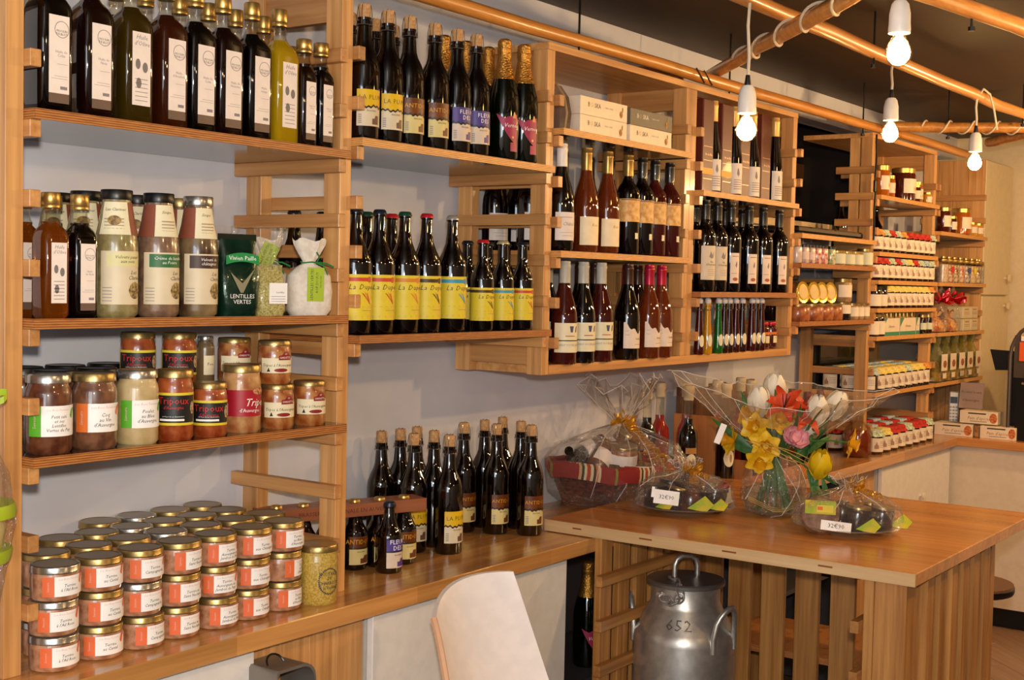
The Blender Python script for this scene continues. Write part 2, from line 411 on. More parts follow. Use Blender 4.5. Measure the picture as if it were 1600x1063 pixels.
# wall cabinet
t = thing('wine_cabinet', 'large wooden wall cabinet holding the wines, open fronted', 'wall cabinet', (3.75, .15, 1.352))
X0, X1, ZB, ZT = 2.93-3.75, 4.583-3.75, 0, .9
pbox('top_board', X0, X1, -.152, .168, ZT-.02, ZT, WX, t, .001); pbox('bottom_board', X0+.036, X1-.036, -.152, .168, 0, .026, WX, t, .001)
for x in (X0, X1-PW, -.033, .0015):
    for y in (-.15, .099): pbox('post', x, x+PW-.0005, y, y+PD, .0 if x in (X0, X1-PW) else .026, ZT-.02, WZ, t, .001)
def crung(x, side, zs):
    for z in zs:
        x0, x1 = (x-.022, x) if side < 0 else (x, x+.022)
        pbox('rung', x0, x1, -.168, .166, z-1.352-.03, z-1.352, WY, t, .0012)
L11c = lev(1.454, .11, 7)
crung(X0, -1, [l+.005 for l in L11c]); crung(X0+PW, 1, lev(1.454, .11, 7)); crung(-.033, -1, lev(1.454, .11, 7)); crung(.0365, 1, lev(1.455, .11, 7)); crung(X1-PW, -1, lev(1.455, .11, 7)); crung(X1, 1, lev(1.46, .11, 7))
for x in (X0+.008, X1-.027, -.02):
    pbox('side_panel', x, x+.019, -.101, .099, 2.165-1.352, ZT-.02, WY, t)
    pbox('side_panel', x, x+.019, -.101, .099, .026, 1.44-1.352, WY, t)

def shelf(label, x0, x1, ztop, edge=PLY, yf=-.032, yb=.316):
    t = thing('shelf_board', label, 'shelf', ((x0+x1)/2, .14, ztop-.018)); h = (x1-x0)/2-.001
    pbox('board', -h, h, yf+.0025-.14, yb-.14, 0, .018, FILM, t)
    pbox('front_edge', -h, h, yf-.14, yf+.0025-.14, 0, .018, edge, t)
    pbox('side_edge', -h-.0008, -h, yf+.0025-.14, yb-.14, 0, .018, edge, t)
    return t
shelf('top left shelf board under the square oil bottles', 1.341, 2.128, 1.884)
shelf('shelf board under the soup bottles and lentil bags', 1.341, 2.128, 1.524)
shelf('shelf board under the tripe and stew jars', 1.341, 2.128, 1.284)
shelf('shelf board under the corked beers and champagnes', 2.163, 2.93, 1.917, PLYB)
shelf('shelf board under the yellow label beers', 2.163, 2.93, 1.478)
shelf('cabinet shelf under the white slicer boxes', 2.965, 3.717, 2.024, PLYB)
shelf('cabinet shelf under the upper wines and roses', 2.965, 3.717, 1.692, PLYB)
shelf('cabinet shelf under the tall red gift boxes', 3.787, 4.548, 1.913, PLYB)
shelf('cabinet shelf under the black capped wines', 3.787, 4.548, 1.585)
shelf('shelf under the flat black tray', 4.583, 5.36, 1.808, PLYB)
shelf('shelf under the small spice bottles', 4.583, 5.36, 1.698)
shelf('shelf under the glass pate jars and tins', 4.583, 5.36, 1.478)
for z, l in ((2.004, 'uppermost jam bay shelf, under the honey jars'), (1.764, 'jam bay shelf just below the honey shelf'), (1.644, 'third jam bay shelf from top'), (1.524, 'jam bay shelf under the yellow topped jars'), (1.404, 'jam bay shelf under the green and white cartons'), (1.164, 'lowest jam bay shelf above the counter')):
    shelf(l, 5.395, 6.172, z, PLYB, yb=.16 if z > 1.9 else .316)
for z, l in ((1.885, 'top far right shelf under amber honey jars'), (1.644, 'far right shelf under the candy tubes'), (1.404, 'far right shelf under the red bowed bags'), (1.164, 'lowest far right shelf under the biscuit bags')):
    shelf(l, 6.207, 6.968, z, PLYB)

# ------------------------------------------------------------------ table
WT_X = wood('table_rung_wood', '#935c2a', '#c08848', 0)
t = thing('display_table', 'wooden table with slatted sides and thick plank top', 'table', (3.6, -.47, 0))
part('tabletop', M('tt', lambda bm: b_box(bm, -.545, .54, -.53, .53, .902, .934, .002), False), TBL, t)
pbox('edge_strip', -.548, -.545, -.53, .53, .9025, .9335, TEDGE, t)
for (a, b) in ((-.064, -.035), (-.288, -.249), (-.536, -.496), (-.795, -.758)): pbox('edge_inlay', -.5488, -.547, a+.47, b+.47, .9185, .9225, P('inlay_brown', '#8a4a22', .5), t)
for i in range(7):
    x = -.53+.098*i
    pbox('slat', x, x+.06, .35, .372, 0, .902, WT_, t, .0015)
    pbox('slat', x, x+.06, -.425, -.40, 0, .902, WT_, t, .0015)
for i in range(7):
    x = -.53+.098*i+.049-.049*(i == 0)
    pbox('outer_slat', x+(.012 if i else 0), x+.062, -.505, -.426, 0, .902, WT_, t, .0015)
    pbox('outer_slat', x+.064, x+.098-.004, -.497, -.426, 0, .902, WT_, t, .0015)
for z in (.80, .675, .55, .425, .3, .175):
    pbox('rung', -.56, .12, .328, .35, z-.03, z, WT_X, t, .0012); pbox('rung', -.56, .12, -.40, -.378, z-.03, z, WT_X, t, .0012)
for y in (-.10, -.20, -.312, -.423, -.535, -.647, -.758):
    pbox('slat', .10, .12, y-.075+.47, y+.47, 0, .902, WT_, t, .0015)
pbox('lower_shelf', .125, .5, -.38, .33, .47, .49, PLY, t)
for y in (-.40, .33): pbox('leg', .46, .5, y-.03, y+.03, 0, .902, WT_, t, .002)

# ------------------------------------------------------------------ ceiling poles
POLE = wood('pole_wood', '#ac6a28', '#d8984c', 0, .35, coat=.3)
def pole(label, a, b, r=.021, wig=.006, rods=(), name='ceiling_pole'):
    a, b = Vector(a), Vector(b); n = 14; random.seed(len(label))
    t = thing(name, label, 'pole', a)
    pts = []
    for i in range(n+1):
        p = (b-a)*i/n+Vector((0, random.uniform(-wig, wig), random.uniform(-wig, wig))); pts.append(tuple(p))
    part('stick', tube(pts, [r*random.uniform(.94, 1.06) for _ in pts], 12), POLE, t)
    for f in rods:
        p = (b-a)*f
        part('hanger_rod', tube(((0, 0, -.045), (0, 0, ZC-(a+p).z)), .0035, 6), BLK, t, p)
        part('hanger_nut', lathe(((.0, -.05), (.009, -.05), (.009, -.04), (0, -.04)), 8), BLK, t, p)
    return t
pole('long wooden pole hanging just above the wine cabinet', (1.9, .06, 2.298), (6.75, .03, 2.298), .0205, .005, (.26, .455, .71))
pole('middle wooden ceiling pole carrying three hanging bulbs', (2.3, -.490, 2.345), (7.0, -.53, 2.345), .021, .005, (.36, .72))
pole('front wooden ceiling pole at top right corner', (2.3, -.83, 2.305), (5.2, -1.33, 2.29), .021, .004, (.35,))
x = pole('crossing wooden pole wound with white lamp cable', (4.23, .203, 2.349), (2.06, -1.51, 2.227), .0215, .004)
def helix(a, b, r, turns, n=150, ph=0):
    a, b = Vector(a), Vector(b); d = (b-a); tt = d.normalized(); s = tt.cross(Vector((0, 0, 1))).normalized(); u = s.cross(tt)
    return [tuple(a+d*(i/n)+s*r*math.cos(2*PI*turns*i/n+ph)+u*r*math.sin(2*PI*turns*i/n+ph)) for i in range(n+1)]
CORD = P('white_cord', '#d8c8b0', .6)
part('wound_cable', tube(helix((-.45, -.355, -.025), (-1.95, -1.54, -.11), .0255, 7), .0042, 6), CORD, x)
x = pole('wooden cross pole above the honey shelf, wound with cable', (5.50, -.03, 2.3), (5.9, -.70, 2.3), .022, .003, (.3,))
part('wound_cable', tube(helix((.06, -.1, 0), (.38, -.62, 0), .027, 6), .0038, 6), CORD, x)
pole('short wooden pole end near the cream cupboard', (6.27, -.215, 2.3), (5.9, -.56, 2.3), .022, .003)
w_ = thing('wall_bracket', 'wooden wall block holding the long pole above cabinet', 'bracket', (3.86, .2, 2.262))
part('block', boxm(.045, .2, .075, .008), P('bracket_brown', '#9a5a30', .5), w_); part('wire', tube(((-.027, -.2, 0), (-.027, -.17, .05), (0, -.15, .02), (.027, -.17, .05), (.027, -.2, 0)), .003, 6), P('wire_brown', '#4a2c1c', .5), w_)

# ------------------------------------------------------------------ pendant bulbs
BULB = P('bulb_glow', '#ffd890', .5, emit=60)
def bulb(label, loc, top):
    t = thing('pendant_bulb', label, 'lamp', loc, 0, None)   # origin at bulb centre
    part('bulb', lathe(((0, -.031), (.012, -.0295), (.022, -.022), (.029, -.009), (.0295, .002), (.026, .014), (.019, .026), (.0145, .036), (.0135, .046)), 24), BULBG, t)
    part('filament', lathe(((0, -.0275), (.013, -.0245), (.023, -.013), (.0255, .0), (.022, .013), (.013, .028), (.007, .036), (0, .038)), 18), BULB, t)
    part('socket', lathe(((.017, .044), (.0235, .042), (.0245, .05), (.0235, .062), (.023, .085), (.019, .105), (.013, .113), (0, .114)), 24), P('socket_white', '#e8e2da', .35), t)
    part('cord_grip', lathe(((.008, .112), (.0085, .118), (.0055, .14), (0, .141)), 12), BLK, t)
    part('cord', tube([(0, 0, .13), (.004, 0, .13+(top-loc[2]-.13)*.3), (-.003, .002, .13+(top-loc[2]-.13)*.7), (0, 0, top-loc[2])], .0042, 8), CORD, t)
    if 'cupboard' in label: part('cord_tail', tube([(0, 0, top-loc[2]), (.01, -.02, top-loc[2]+.035), (.06, -.03, top-loc[2]+.02), (.12, -.03, top-loc[2]-.03), (.17, -.03, top-loc[2]-.10)], .0042, 6), CORD, t)
    l = lamp('bulb_light', 'POINT', loc, BULB_W, (1, .62, .28), .02)
bulb('bare glowing bulb on white socket in front of red gift boxes', (3.093, -.51, 2.007), 2.33)
bulb('largest bare glowing bulb, hanging highest at top right', (2.845, -.99, 2.126), 2.43)
bulb('bare glowing bulb hanging directly below the largest bulb', (4.131, -.515, 2.105), 2.33)
bulb('bare glowing bulb nearest the cream cupboard', (5.033, -.52, 2.088), 2.33)
# the rest of the string hangs behind the photographer's right, where the bottles mirror it
for q, e in (((1.3, -1.6, 2.1), .15), ((3.6, -1.75, 2.1), .6), ((4.9, -1.5, 2.1), .8), ((2.2, -2.9, 2.1), .2), ((6.0, -1.2, 2.08), .8)): lamp('bulb_light', 'POINT', q, BULB_W*e, (1, .62, .28), .03)

# ------------------------------------------------------------------ cupboard and wall end
t = thing('tall_cupboard', 'tall cream cupboard with round knobs behind the cash counter', 'cupboard', (7.28, .15, 0))
pbox('carcass', -.27, .262, -.13, .14, 0, 2.3, CREAM, t, .002)
for (z0, z1, kz) in ((.02, 1.578, 1.528), (1.588, 2.29, 1.68)):
    d = pbox('door', -.268, .24, -.152, -.132, z0, z1, CREAM, t, .002)
    part('knob', lathe(((.008, 0), (.009, .016), (.024, .022), (.026, .032), (.020, .036), (0, .034)), 18), CREAM, d, (.155, -.01, kz-(z0+z1)/2), (PI/2, 0, 0))
# ------------------------------------------------------------------ goods on the shelves
LAY = {"A1": [1.408, 1.497, 1.585, 1.669, 1.741, 1.812, 1.89, 1.968], "A1s": [2.021, 2.073], "A1b": [1.618, 1.688, 1.773, 1.848, 1.922, 2.003], "A1sb": [2.136], "A2o": [1.396, 1.461], "A2ob": [1.425, 1.48], "A2v": [1.546, 1.643, 1.74], "A2vb": [1.495, 1.549, 1.668, 1.774], "A3": [1.406, 1.503, 1.6], "A3b": [1.484, 1.58], "A3c": [1.509, 1.578, 1.679], "A3t": [1.686, 1.77, 1.868, 1.966, 2.062], "A3u": [1.713, 1.766, 1.841, 1.927, 1.966], "M1": [2.221, 2.302, 2.379, 2.473, 2.561, 2.639, 2.752, 2.84], "M1b": [2.293, 2.358, 2.437, 2.633, 2.723, 2.823], "M2": [2.199, 2.278, 2.368, 2.449, 2.549], "M2b": [2.345, 2.436], "M2c": [2.223, 2.318], "M2s": [2.656, 2.743, 2.831], "M2sb": [2.722, 2.812, 2.9], "CLm": [3.031, 3.159, 3.274, 3.391, 3.475, 3.553, 3.647], "CLmb": [3.218, 3.363, 3.482, 3.599, 3.684, 3.772], "CLb": [3.06, 3.156, 3.253, 3.407, 3.534, 3.611], "CLbb": [3.16, 3.262, 3.351, 3.458, 3.512, 3.59], "CRbox": [3.814, 3.952, 4.092, 4.26], "CRt": [3.953, 4.111, 4.253, 4.441], "CRm": [3.803, 3.874, 3.974, 4.076, 4.216, 4.332, 4.469], "CRmb": [4.038, 4.223, 4.336, 4.486], "CRs": [3.81, 3.851, 3.91, 3.989, 4.032, 4.071, 4.121, 4.171, 4.199, 4.248, 4.284, 4.327], "CRss": [4.41, 4.454], "b": [4.612, 4.678, 4.739, 4.801, 4.864, 4.942], "bj": [5.008, 5.111, 5.202, 5.31], "c": [4.675, 4.804, 4.906, 5.004], "cj": [5.113, 5.165, 5.229, 5.308], "ct": [4.701, 4.806, 4.886, 4.974], "s1": [5.528, 5.626, 5.807, 5.975, 6.06, 6.189], "t1": [6.331, 6.46, 6.614, 6.786, 6.897], "t2": [6.348, 6.433, 6.519, 6.612, 6.707, 6.804, 6.893, 6.972], "t3": [6.286, 6.514, 6.802, 6.968], "t4": [6.296, 6.433, 6.574, 6.71, 6.851], "K": [[2.579, 0.264], [2.655, 0.266], [2.724, 0.263], [2.688, 0.173], [2.599, 0.167], [2.645, 0.086], [2.901, 0.238], [2.999, 0.239], [3.102, 0.25], [3.05, 0.147], [2.942, 0.153], [2.988, 0.068]], "st": [[2.376, 0.055]]}
OLIVE = P('olive_oil', '#c09a10', .05, coat=1, trans=.35, ior=1.3); AMBER = P('amber_oil', '#8a4408', .05, coat=1, trans=.6, ior=1.3)
REDOIL = P('red_brown_oil', '#140502', .06, coat=1); DARKOIL = P('dark_oil', '#060302', .06, coat=1)
def emblem(parent, x, z, r, y, mat):
    def fn(bm):
        n = 20
        a = [bm.verts.new((x+r*math.cos(2*PI*i/n), y, z+r*math.sin(2*PI*i/n))) for i in range(n)]
        b = [bm.verts.new((x+r*.92*math.cos(2*PI*i/n), y, z+r*.92*math.sin(2*PI*i/n))) for i in range(n)]
        for i in range(n): bm.faces.new((a[i], a[(i+1) % n], b[(i+1) % n], b[i]))
    part('emblem', M(('EM', x, z, r, y), fn), mat, parent)
def oil(label, x, y, z, s, h, liq, style, txt, group):
    t = thing('oil_bottle', label, 'bottle', (x, y, z), 0, group); q = s/2
    def body(bm):
        R = [sring(q*.88, q*.88, 0, 5), sring(q, q, .006, 6), sring(q, q, h*.635, 6), sring(q*.97, q*.97, h*.672, 4.5), sring(q*.86, q*.86, h*.71, 3), sring(q*.64, q*.64, h*.742, 2.4), sring(.0165, .0165, h*.768, 2)]
        b_loft(bm, R)
    part('oil', M(('OB', s, h), body, ang=50), liq, t)
    part('neck', lathe(((.0175, h*.755), (.0160, h*.78), (.0135, h*.80), (.013, h*.90)), 16), GLASS, t)
    part('cap', lathe(((.0162, h*.875), (.0165, h*.88), (.0165, h*.90), (.0157, h*.905), (.0165, h*.91), (.0165, h*.993), (.0155, h), (0, h)), 18), GOLD, t)
    yl = -q-.0008
    a, b = -q*.62, q*.62; z0, z1 = h*.12, h*.60
    l = part('label', M(('FPB', a, b, z0, z1, yl), lambda bm: b_box(bm, a, b, yl, yl+.0006, z0, z1), False), PAPER, t)
    mx = (a+b)/2; w = b-a
    if style == 'olive':
        lettering(l, "Huile\nd'Olive", w*.30, INKG, x=mx, y=yl-.0003, z=z1-h*.055, shear=.3)
        for (dx, dz, rx) in ((-.2, .0, .14), (.2, -.005, .15), (-.15, -.035, .15)): fpoly(l, 'olive_print', tuple(ell(mx+dx*w, h*.39+dz, rx*w, h*.035, 12)), yl-.0003, P('olive_grey', '#7d7672', .6))
        fbars(l, 'fine_print', tuple((mx-w*.35, mx+w*.35, h*(.29-.028*i), h*(.29-.028*i)+.0012) for i in range(6)), yl-.0003, INKG)
    else:
        part('base_strip', M(('FPB', a, b, h*.06, z0, yl), lambda bm: b_box(bm, a, b, yl, yl+.0006, h*.06, z0), False), P('label_brown', '#6b5548', .5), t)
        emblem(l, mx+w*.12, z1-h*.085, w*.36, yl-.0003, INKG)
        lettering(l, 'MOULIN\nDE BLOT', w*.14, INK, x=mx+w*.12, y=yl-.0003, z=z1-h*.105)
        lettering(l, txt, w*.17, INKG, x=mx+w*.1, y=yl-.0003, z=z1-h*.235)
        fbars(l, 'fine_print', ((mx-w*.1, mx+w*.42, h*.30, h*.302), (mx-w*.25, mx+w*.42, h*.225, h*.227), (mx-w*.4, mx+w*.42, h*.21, h*.212), (mx+w*.05, mx+w*.40, h*.145, h*.165)), yl-.0003, INKG)
    return t
OG = 'square oil bottles on the top left shelf'
SPEC = [(DARKOIL, 'Huile de\nColza'), (REDOIL, 'Huile de\nNoix'), (OLIVE, ''), (AMBER, 'Huile\nd\'Arachide'), (DARKOIL, 'Huile de\nColza'), (REDOIL, 'Huile de\nNoisette'), (DARKOIL, 'Huile\nvierge'), (OLIVE, '')]
OLD = P('olive_oil_dark', '#3c2c06', .05, coat=1, trans=.3, ior=1.3); AMBD = P('amber_oil_dark', '#3a1606', .05, coat=1, trans=.25, ior=1.3)
for i, x in enumerate(LAY['A1']):
    liq, tx = SPEC[i]
    if i == 2: liq = OLD
    if i == 3: liq = AMBD
    nm = 'tall square golden olive oil bottle, eighth in front, top left shelf' if i == 7 else f'tall square dark oil bottle, {nth(i)}, front row, top left shelf'
    oil(nm, x, .03, 1.884, .066, .282, liq, 'olive' if not tx else 'm', tx, OG)
for i, x in enumerate(LAY['A1s']):
    oil(f'small square oil bottle, {("left", "right")[i]} of two beside the ladder, top left shelf', x, .01, 1.884, .046, .227, (REDOIL, DARKOIL)[i], 'm', ('Huile de\nNoix', 'Huile de\nColza')[i], OG)
for i, x in enumerate(LAY['A1b']): oil(f'gold capped oil bottle, {nth(i)}, back row of the top left shelf', x, .115, 1.884, .062, .282, DARKOIL, 'm', 'Huile de\nColza', OG)
oil('small gold capped oil bottle behind the two small front ones', 2.07, .1, 1.884, .046, .227, DARKOIL, 'm', 'Huile de\nColza', OG)
OG2 = 'small oil bottles left of the soups'
oil('small amber oil bottle at left end of the soup shelf', 1.402, .01, 1.524, .05, .221, AMBER, 'olive', '', OG2)
oil('small dark oil bottle beside the first tall soup bottle', 1.462, .01, 1.524, .05, .221, DARKOIL, 'm', 'Huile\nde Noix', OG2)
oil('amber oil bottle behind, hard against the left ladder', 1.40, .09, 1.524, .05, .221, AMBER, 'm', 'Huile', OG2)
oil('gold capped oil bottle peeping between the two small front oils', 1.463, .09, 1.524, .05, .221, DARKOIL, 'm', 'Huile', OG2)

def soup(label, x, y, z, cont, band, bandtext, lid, front, hood):
    t = thing('soup_bottle', label, 'bottle', (x, y, z), -.14, 'tall soup bottles')
    prof = ((.034, 0), (.0385, .005), (.0395, .012), (.0395, .128), (.0375, .15), (.032, .178), (.0265, .205), (.026, .222))
    part('bottle', lathe(((0, 0),)+prof+((0, .222),), 26), cont, t)
    part('lid', lathe(((.0285, .2165), (.029, .218), (.029, .2335), (.028, .235), (0, .235)), 24), lid, t)
    cr = P('hood_cream', '#e6dcb8', .5); br = P('hood_brown', '#8a4a36', .5)
    a = (-80, 12, 12, 70) if hood == 0 else (-115, -42, -42, 38)
    for (p0, p1, m) in ((a[0], a[1], cr if hood == 0 else br), (a[2], a[3], br if hood == 0 else cr)):
        part('paper_hood', M(('HD', p0, p1), lambda bm: [b_patch(bm, .0392-.0001, .152, .180, p0, p1, 8, .0326), b_patch(bm, .0326, .180, .212, p0, p1, 8, .0278)]), m, t)
    lettering(t, 'Les Clarines' if hood == 0 else 'Soupe', .0075, INK, r=.0335, a=-34 if hood == 0 else -5, z=.198, shear=.3)
    strips(t, 'hood_print', .0365, tuple((z_, z_+.0016, -22 if hood else -66, 22 if hood else -8) for z_ in (.162, .168, .174, .18)), P('print_tan', '#a58a6c', .6))
    if hood == 0: wrapshape(t, 'hood_picture', .0368, tuple(ell(-36, .178, 20, .009)), P('chestnut_print', '#6a4a26', .6, col2='#a88a4a', scale=160))
    l = wrap(t, 'label', .0401, .024, .122, -72, 46, P('soup_label', '#d8c8a8', .5), 12)
    b = wrap(l, 'colour_band', .0404, .094, .119, -55, 46, band, 9)
    lettering(b, bandtext, .0085, front, r=.0407, a=2, z=.107, shear=.3)
    lettering(l, 'Les\n   Clarines', .0105, INK, r=.0405, a=20, z=.078, shear=.4)
    wrapshape(l, 'picture', .0405, tuple(ell(26, .05, 22, .016)), P('soup_picture', '#5a4030', .6, col2='#b8a060', scale=150))
    strips(l, 'fine_print', .0405, tuple((.03+.006*i, .0312+.006*i, -66, -40) for i in range(5)), INKG)
G1 = P('soup_green', '#7a6c42', .25, coat=1, col2='#94865a', scale=60); G2 = P('soup_brown', '#6a5040', .25, coat=1, col2='#86694f', scale=60); G3 = P('soup_dark', '#3a2418', .25, coat=1, col2='#8a7350', scale=12)
BY = P('band_yellow', '#d8cf96', .5); BG = P('band_green', '#2c6a3a', .5); BB = P('band_brown', '#3e2620', .5)
for i, x in enumerate(LAY['A2v']):
    soup(('tall soup bottle with black lid and yellow band, first from left in front', 'tall soup bottle with green label band', 'tall soup bottle with silver lid and brown label band')[i], x, .015, 1.524, (G1, G2, G3)[i], (BY, BG, BB)[i], ('Velouté panais\naux noix', 'Crème de lentilles\nau Poivre', 'Velouté de\nchâtaignes')[i], (BLK, BLK, SILV)[i], INK if i == 0 else PAPW, 0 if i == 0 else 1)
for i, (x, y) in enumerate(((1.558, .215), (1.549, .11), (1.668, .11), (1.774, .11))):
    soup(('dark lidded soup bottle furthest back behind the amber oil', 'dark lidded soup bottle behind first front soup bottle', 'dark lidded soup bottle standing behind the first two', 'soup bottle with gold lid in the back row')[i], x, y, 1.524, (G1, G1, G2, G3)[i], BY, 'Velouté', LIDG if i == 3 else BLK, INK, 0 if i < 3 else 1)

# lentil bags ----------------------------------------------------------
def bag(bm, hw, hd, h, n=20, top=.15, pinch=.35):
    R = []
    for k in range(10):
        f = k/9; z = h*f
        wx = hw*(.86+.14*math.sin(PI*min(f*1.3, 1))) ; wy = hd*(1 if f < .5 else 1-(f-.5)*2*.88)
        if f < .06: wy *= .8
        R.append([(p[0]+.0012*math.sin(k*2.1+i), p[1]+.0015*math.sin(i*1.7+k), z) for i, p in enumerate(sring(wx, wy, z, 3.2, n))])
    b_loft(bm, R)
t = thing('lentil_bag', 'dark green shiny bag of green lentils beside the brown soup', 'bag', (1.838, .01, 1.524), -.3, 'lentil and seed packs')
part('bag', M('lentbag', lambda bm: bag(bm, .046, .026, .155)), P('green_foil', '#0c3324', .22, .35, coat=.6, bump=.35, scale=45, col2='#0a2a1e'), t)
part('top_seam', boxm(.084, .003, .014), P('green_foil_dark', '#0a2018', .25, .4), t, (0, 0, .152))
b = part('brand_arc', M('arc', lambda bm: b_loft(bm, [[(-.036+.072*i/8, -.0275, .098+.012*math.sin(PI*(.15+.7*i/8))) for i in range(9)], [(-.036+.072*i/8, -.0275, .116+.012*math.sin(PI*(.15+.7*i/8))) for i in range(9)]], False, False, False)), P('arc_green', '#1f8a4a', .3), t)
lettering(b, 'Vivien Paille', .0125, PAPW, x=0, y=-.0279, z=.1165)
fpoly(t, 'v_shape', ((-.026, .088), (-.004, .047), (.002, .047), (.026, .095), (.0, .066)), -.0278, P('v_tan', '#8c8468', .4))
lettering(t, 'LENTILLES\nVERTES', .0118, PAPW, x=0, y=-.028, z=.034)
t = thing('seed_bag', 'clear bag of pale green lentils with white square label', 'bag', (1.918, .0, 1.524), -.35, 'lentil and seed packs')
part('seeds', M('seedbag', lambda bm: bag(bm, .034, .024, .105)), P('seed_fill', '#8a8038', .5, coat=.6, col2='#c2b478', scale=260, bump=.4), t)
part('wrapper', M('seedtop', lambda bm: b_loft(bm, [[(p[0]*(1+.12*math.sin(i*2.3)), p[1]*(1+.2*math.sin(i*3.1)), p[2]) for i, p in enumerate(sring(a, b_, z, 2, 24))] for a, b_, z in ((.030, .020, .094), (.020, .012, .108), (.014, .008, .122), (.022, .012, .14), (.032, .018, .165), (.036, .02, .185))], False, False)), CELLO, t)
l = pbox('label', -.010, .030, -.0262, -.0252, .025, .068, PAPW, t)
lettering(l, 'Lentilles', .0055, INK, x=.004, y=-.0008, z=.002, shear=.3); fbars(l, 'fine_print', ((-.016, .016, -.007, -.006), (-.016, .016, -.012, -.011), (-.016, .016, -.017, -.016)), -.0008, INKG)
t = thing('seed_bag', 'frilly clear cellophane bag behind the dark green lentil bag', 'bag', (1.875, .085, 1.524), 0, 'lentil and seed packs')
part('seeds', MC['seedbag'], MATS['seed_fill'], t)
part('wrapper', MC['seedtop'], CELLO, t)
LIME = P('lime_card', '#a2b822', .5); CANVAS = P('canvas', '#d6cabb', .85, col2='#e2d8ca', scale=90, bump=.25)
GRIB = P('green_ribbon', '#2f7a3a', .4)
def pouch(label, x, y, tagrot, tz=.102, ty=-.041):
    t = thing('canvas_pouch', label, 'pouch', (x, y, 1.524), -.55, 'canvas lentil pouches')
    R = []
    for k, (a, b_, z) in enumerate(((.040, .028, 0), (.049, .036, .012), (.051, .038, .05), (.047, .033, .085), (.030, .020, .101), (.015, .012, .110), (.014, .011, .116), (.024, .016, .132), (.034, .022, .152), (.036, .024, .162))):
        R.append([(p[0]*(1+.05*math.sin(i*1.9+k*.5)*(k > 3)), p[1]*(1+.10*math.sin(i*2.7)*(k > 3)), p[2]+(.004*math.sin(i*1.3) if k > 7 else 0)) for i, p in enumerate(sring(a, b_, z, 2.6, 24))])
    part('pouch', M('pouchm', lambda bm: b_loft(bm, R, True, False)), CANVAS, t)
    part('ribbon', tube([(.017*math.cos(a*.35), .014*math.sin(a*.35), .113+.001*math.sin(a)) for a in range(19)]+[(.02, -.014, .125), (.012, -.02, .135)], .0018, 6), GRIB, t)
    part('ribbon_end', tube(((.012, -.014, .113), (.028, -.022, .106), (.036, -.022, .088), (.030, -.024, .080)), .0018, 6), GRIB, t)
    part('ribbon_end', tube(((.012, -.012, .113), (.034, -.014, .112), (.052, -.012, .104)), .002, 6), GRIB, t)
    k = part('tag', M('tagm', lambda bm: b_box(bm, -.018, .018, -.0008, .0008, -.072, 0), False), LIME, t, (.006, ty, tz), (.05, tagrot, 0))
    lettering(k, 'LENTILLES VERTES', .0082, INK, x=-.008, y=-.0012, z=-.036, flip=90); lettering(k, 'AOP DU PUY', .0078, INK, x=.003, y=-.0012, z=-.032, flip=90); lettering(k, 'HAUTE-LOIRE', .004, INK, x=.011, y=-.0012, z=-.03, flip=90)
pouch('white canvas pouch with upright lime green tag, beside the ladder', 2.034, -.0, .0)
pouch('canvas pouch with slanting lime tag behind the front pouch', 1.985, .082, .42, .150, -.046)

# jars -------------------------------------------------------------------
def jarbody(r, h, neck=.86):
    return ((0, 0), (r*.9, 0), (r, .006), (r, h*.74), (r*.96, h*.80), (r*neck, h*.86), (r*neck, h*.9), (0, h*.9))
def jarlid(r, h, k=.93): return ((r*k, h*.885), (r*k*1.02, h*.89), (r*k*1.02, h-.003), (r*k*.97, h), (r*k*.85, h-.001), (0, h-.001))
def jar(label, x, y, z, r, h, cont, lid, group, neck=.86, k=.93, rz=0, name='food_jar', top=None):
    t = thing(name, label, 'jar', (x, y, z), rz, group)
    part('jar', lathe(jarbody(r, h, neck), 24), cont, t)
    l = part('lid', lathe(jarlid(r, h, k), 24), lid, t)
    return t
def food(n, a, b, s=45): return P('food_'+n, a, .35, coat=1, col2=b, scale=s, spec=.4)
F_STEW = food('stew', '#4a2415', '#6e4028'); F_COQ = food('coq', '#573626', '#7d5238'); F_POUL = food('poulet', '#b39a68', '#c8b082', 30); F_TRIP = food('tripoux', '#7c2e10', '#a8562a', 38); F_TRIPES = food('tripes', '#9a5830', '#c49660', 30); F_GARD = food('gardettes', '#8a4218', '#b98048', 36)
STR_G = P('strip_green', '#5cae2a', .5); STR_O = P('strip_orange', '#e0702a', .5); STR_R = P('strip_red_orange', '#e06a3a', .5)
RED = P('print_red', '#c8281e', .5); YEL = P('print_yellow', '#e0cc3a', .5); BLKP = P('print_black', '#1c1a1c', .45); PINK = P('print_pink', '#e0b0a4', .6)
def saveurs(t, r, z0, z1, strip, lines, size, a0=-84, a1=52):
    l = wrap(t, 'label', r+.0006, z0, z1, a0, a1, PAPW, 12)
    w_ = a1-a0
    s = wrap(l, 'colour_strip', r+.0009, z0, z1, a0, a0+w_*.24, strip, 4)
    lettering(s, 'Saveurs', (z1-z0)*.16, PINK, r=r+.0012, a=a0+w_*.12, z=(z0+z1)/2, flip=90)
    lettering(l, lines, size, INK, r=r+.0009, a=a0+w_*.56, z=z0+(z1-z0)*.42, shear=.25)
    zc = z0+(z1-z0)*.66
    wrapshape(l, 'swirl', r+.0009, ((a0+w_*.80, zc), (a0+w_*.84, zc+.012), (a0+w_*.98, zc+.014), (a0+w_*.90, zc+.004), (a0+w_*.86, zc-.008)), strip)
    lettering(l, 'Les Bons Fermiers', size*.7, PINK, r=r+.0009, a=a0+w_*.55, z=z1-(z1-z0)*.14, shear=.2)
SG = 'regional jars on the third left shelf'
A3 = LAY['A3']
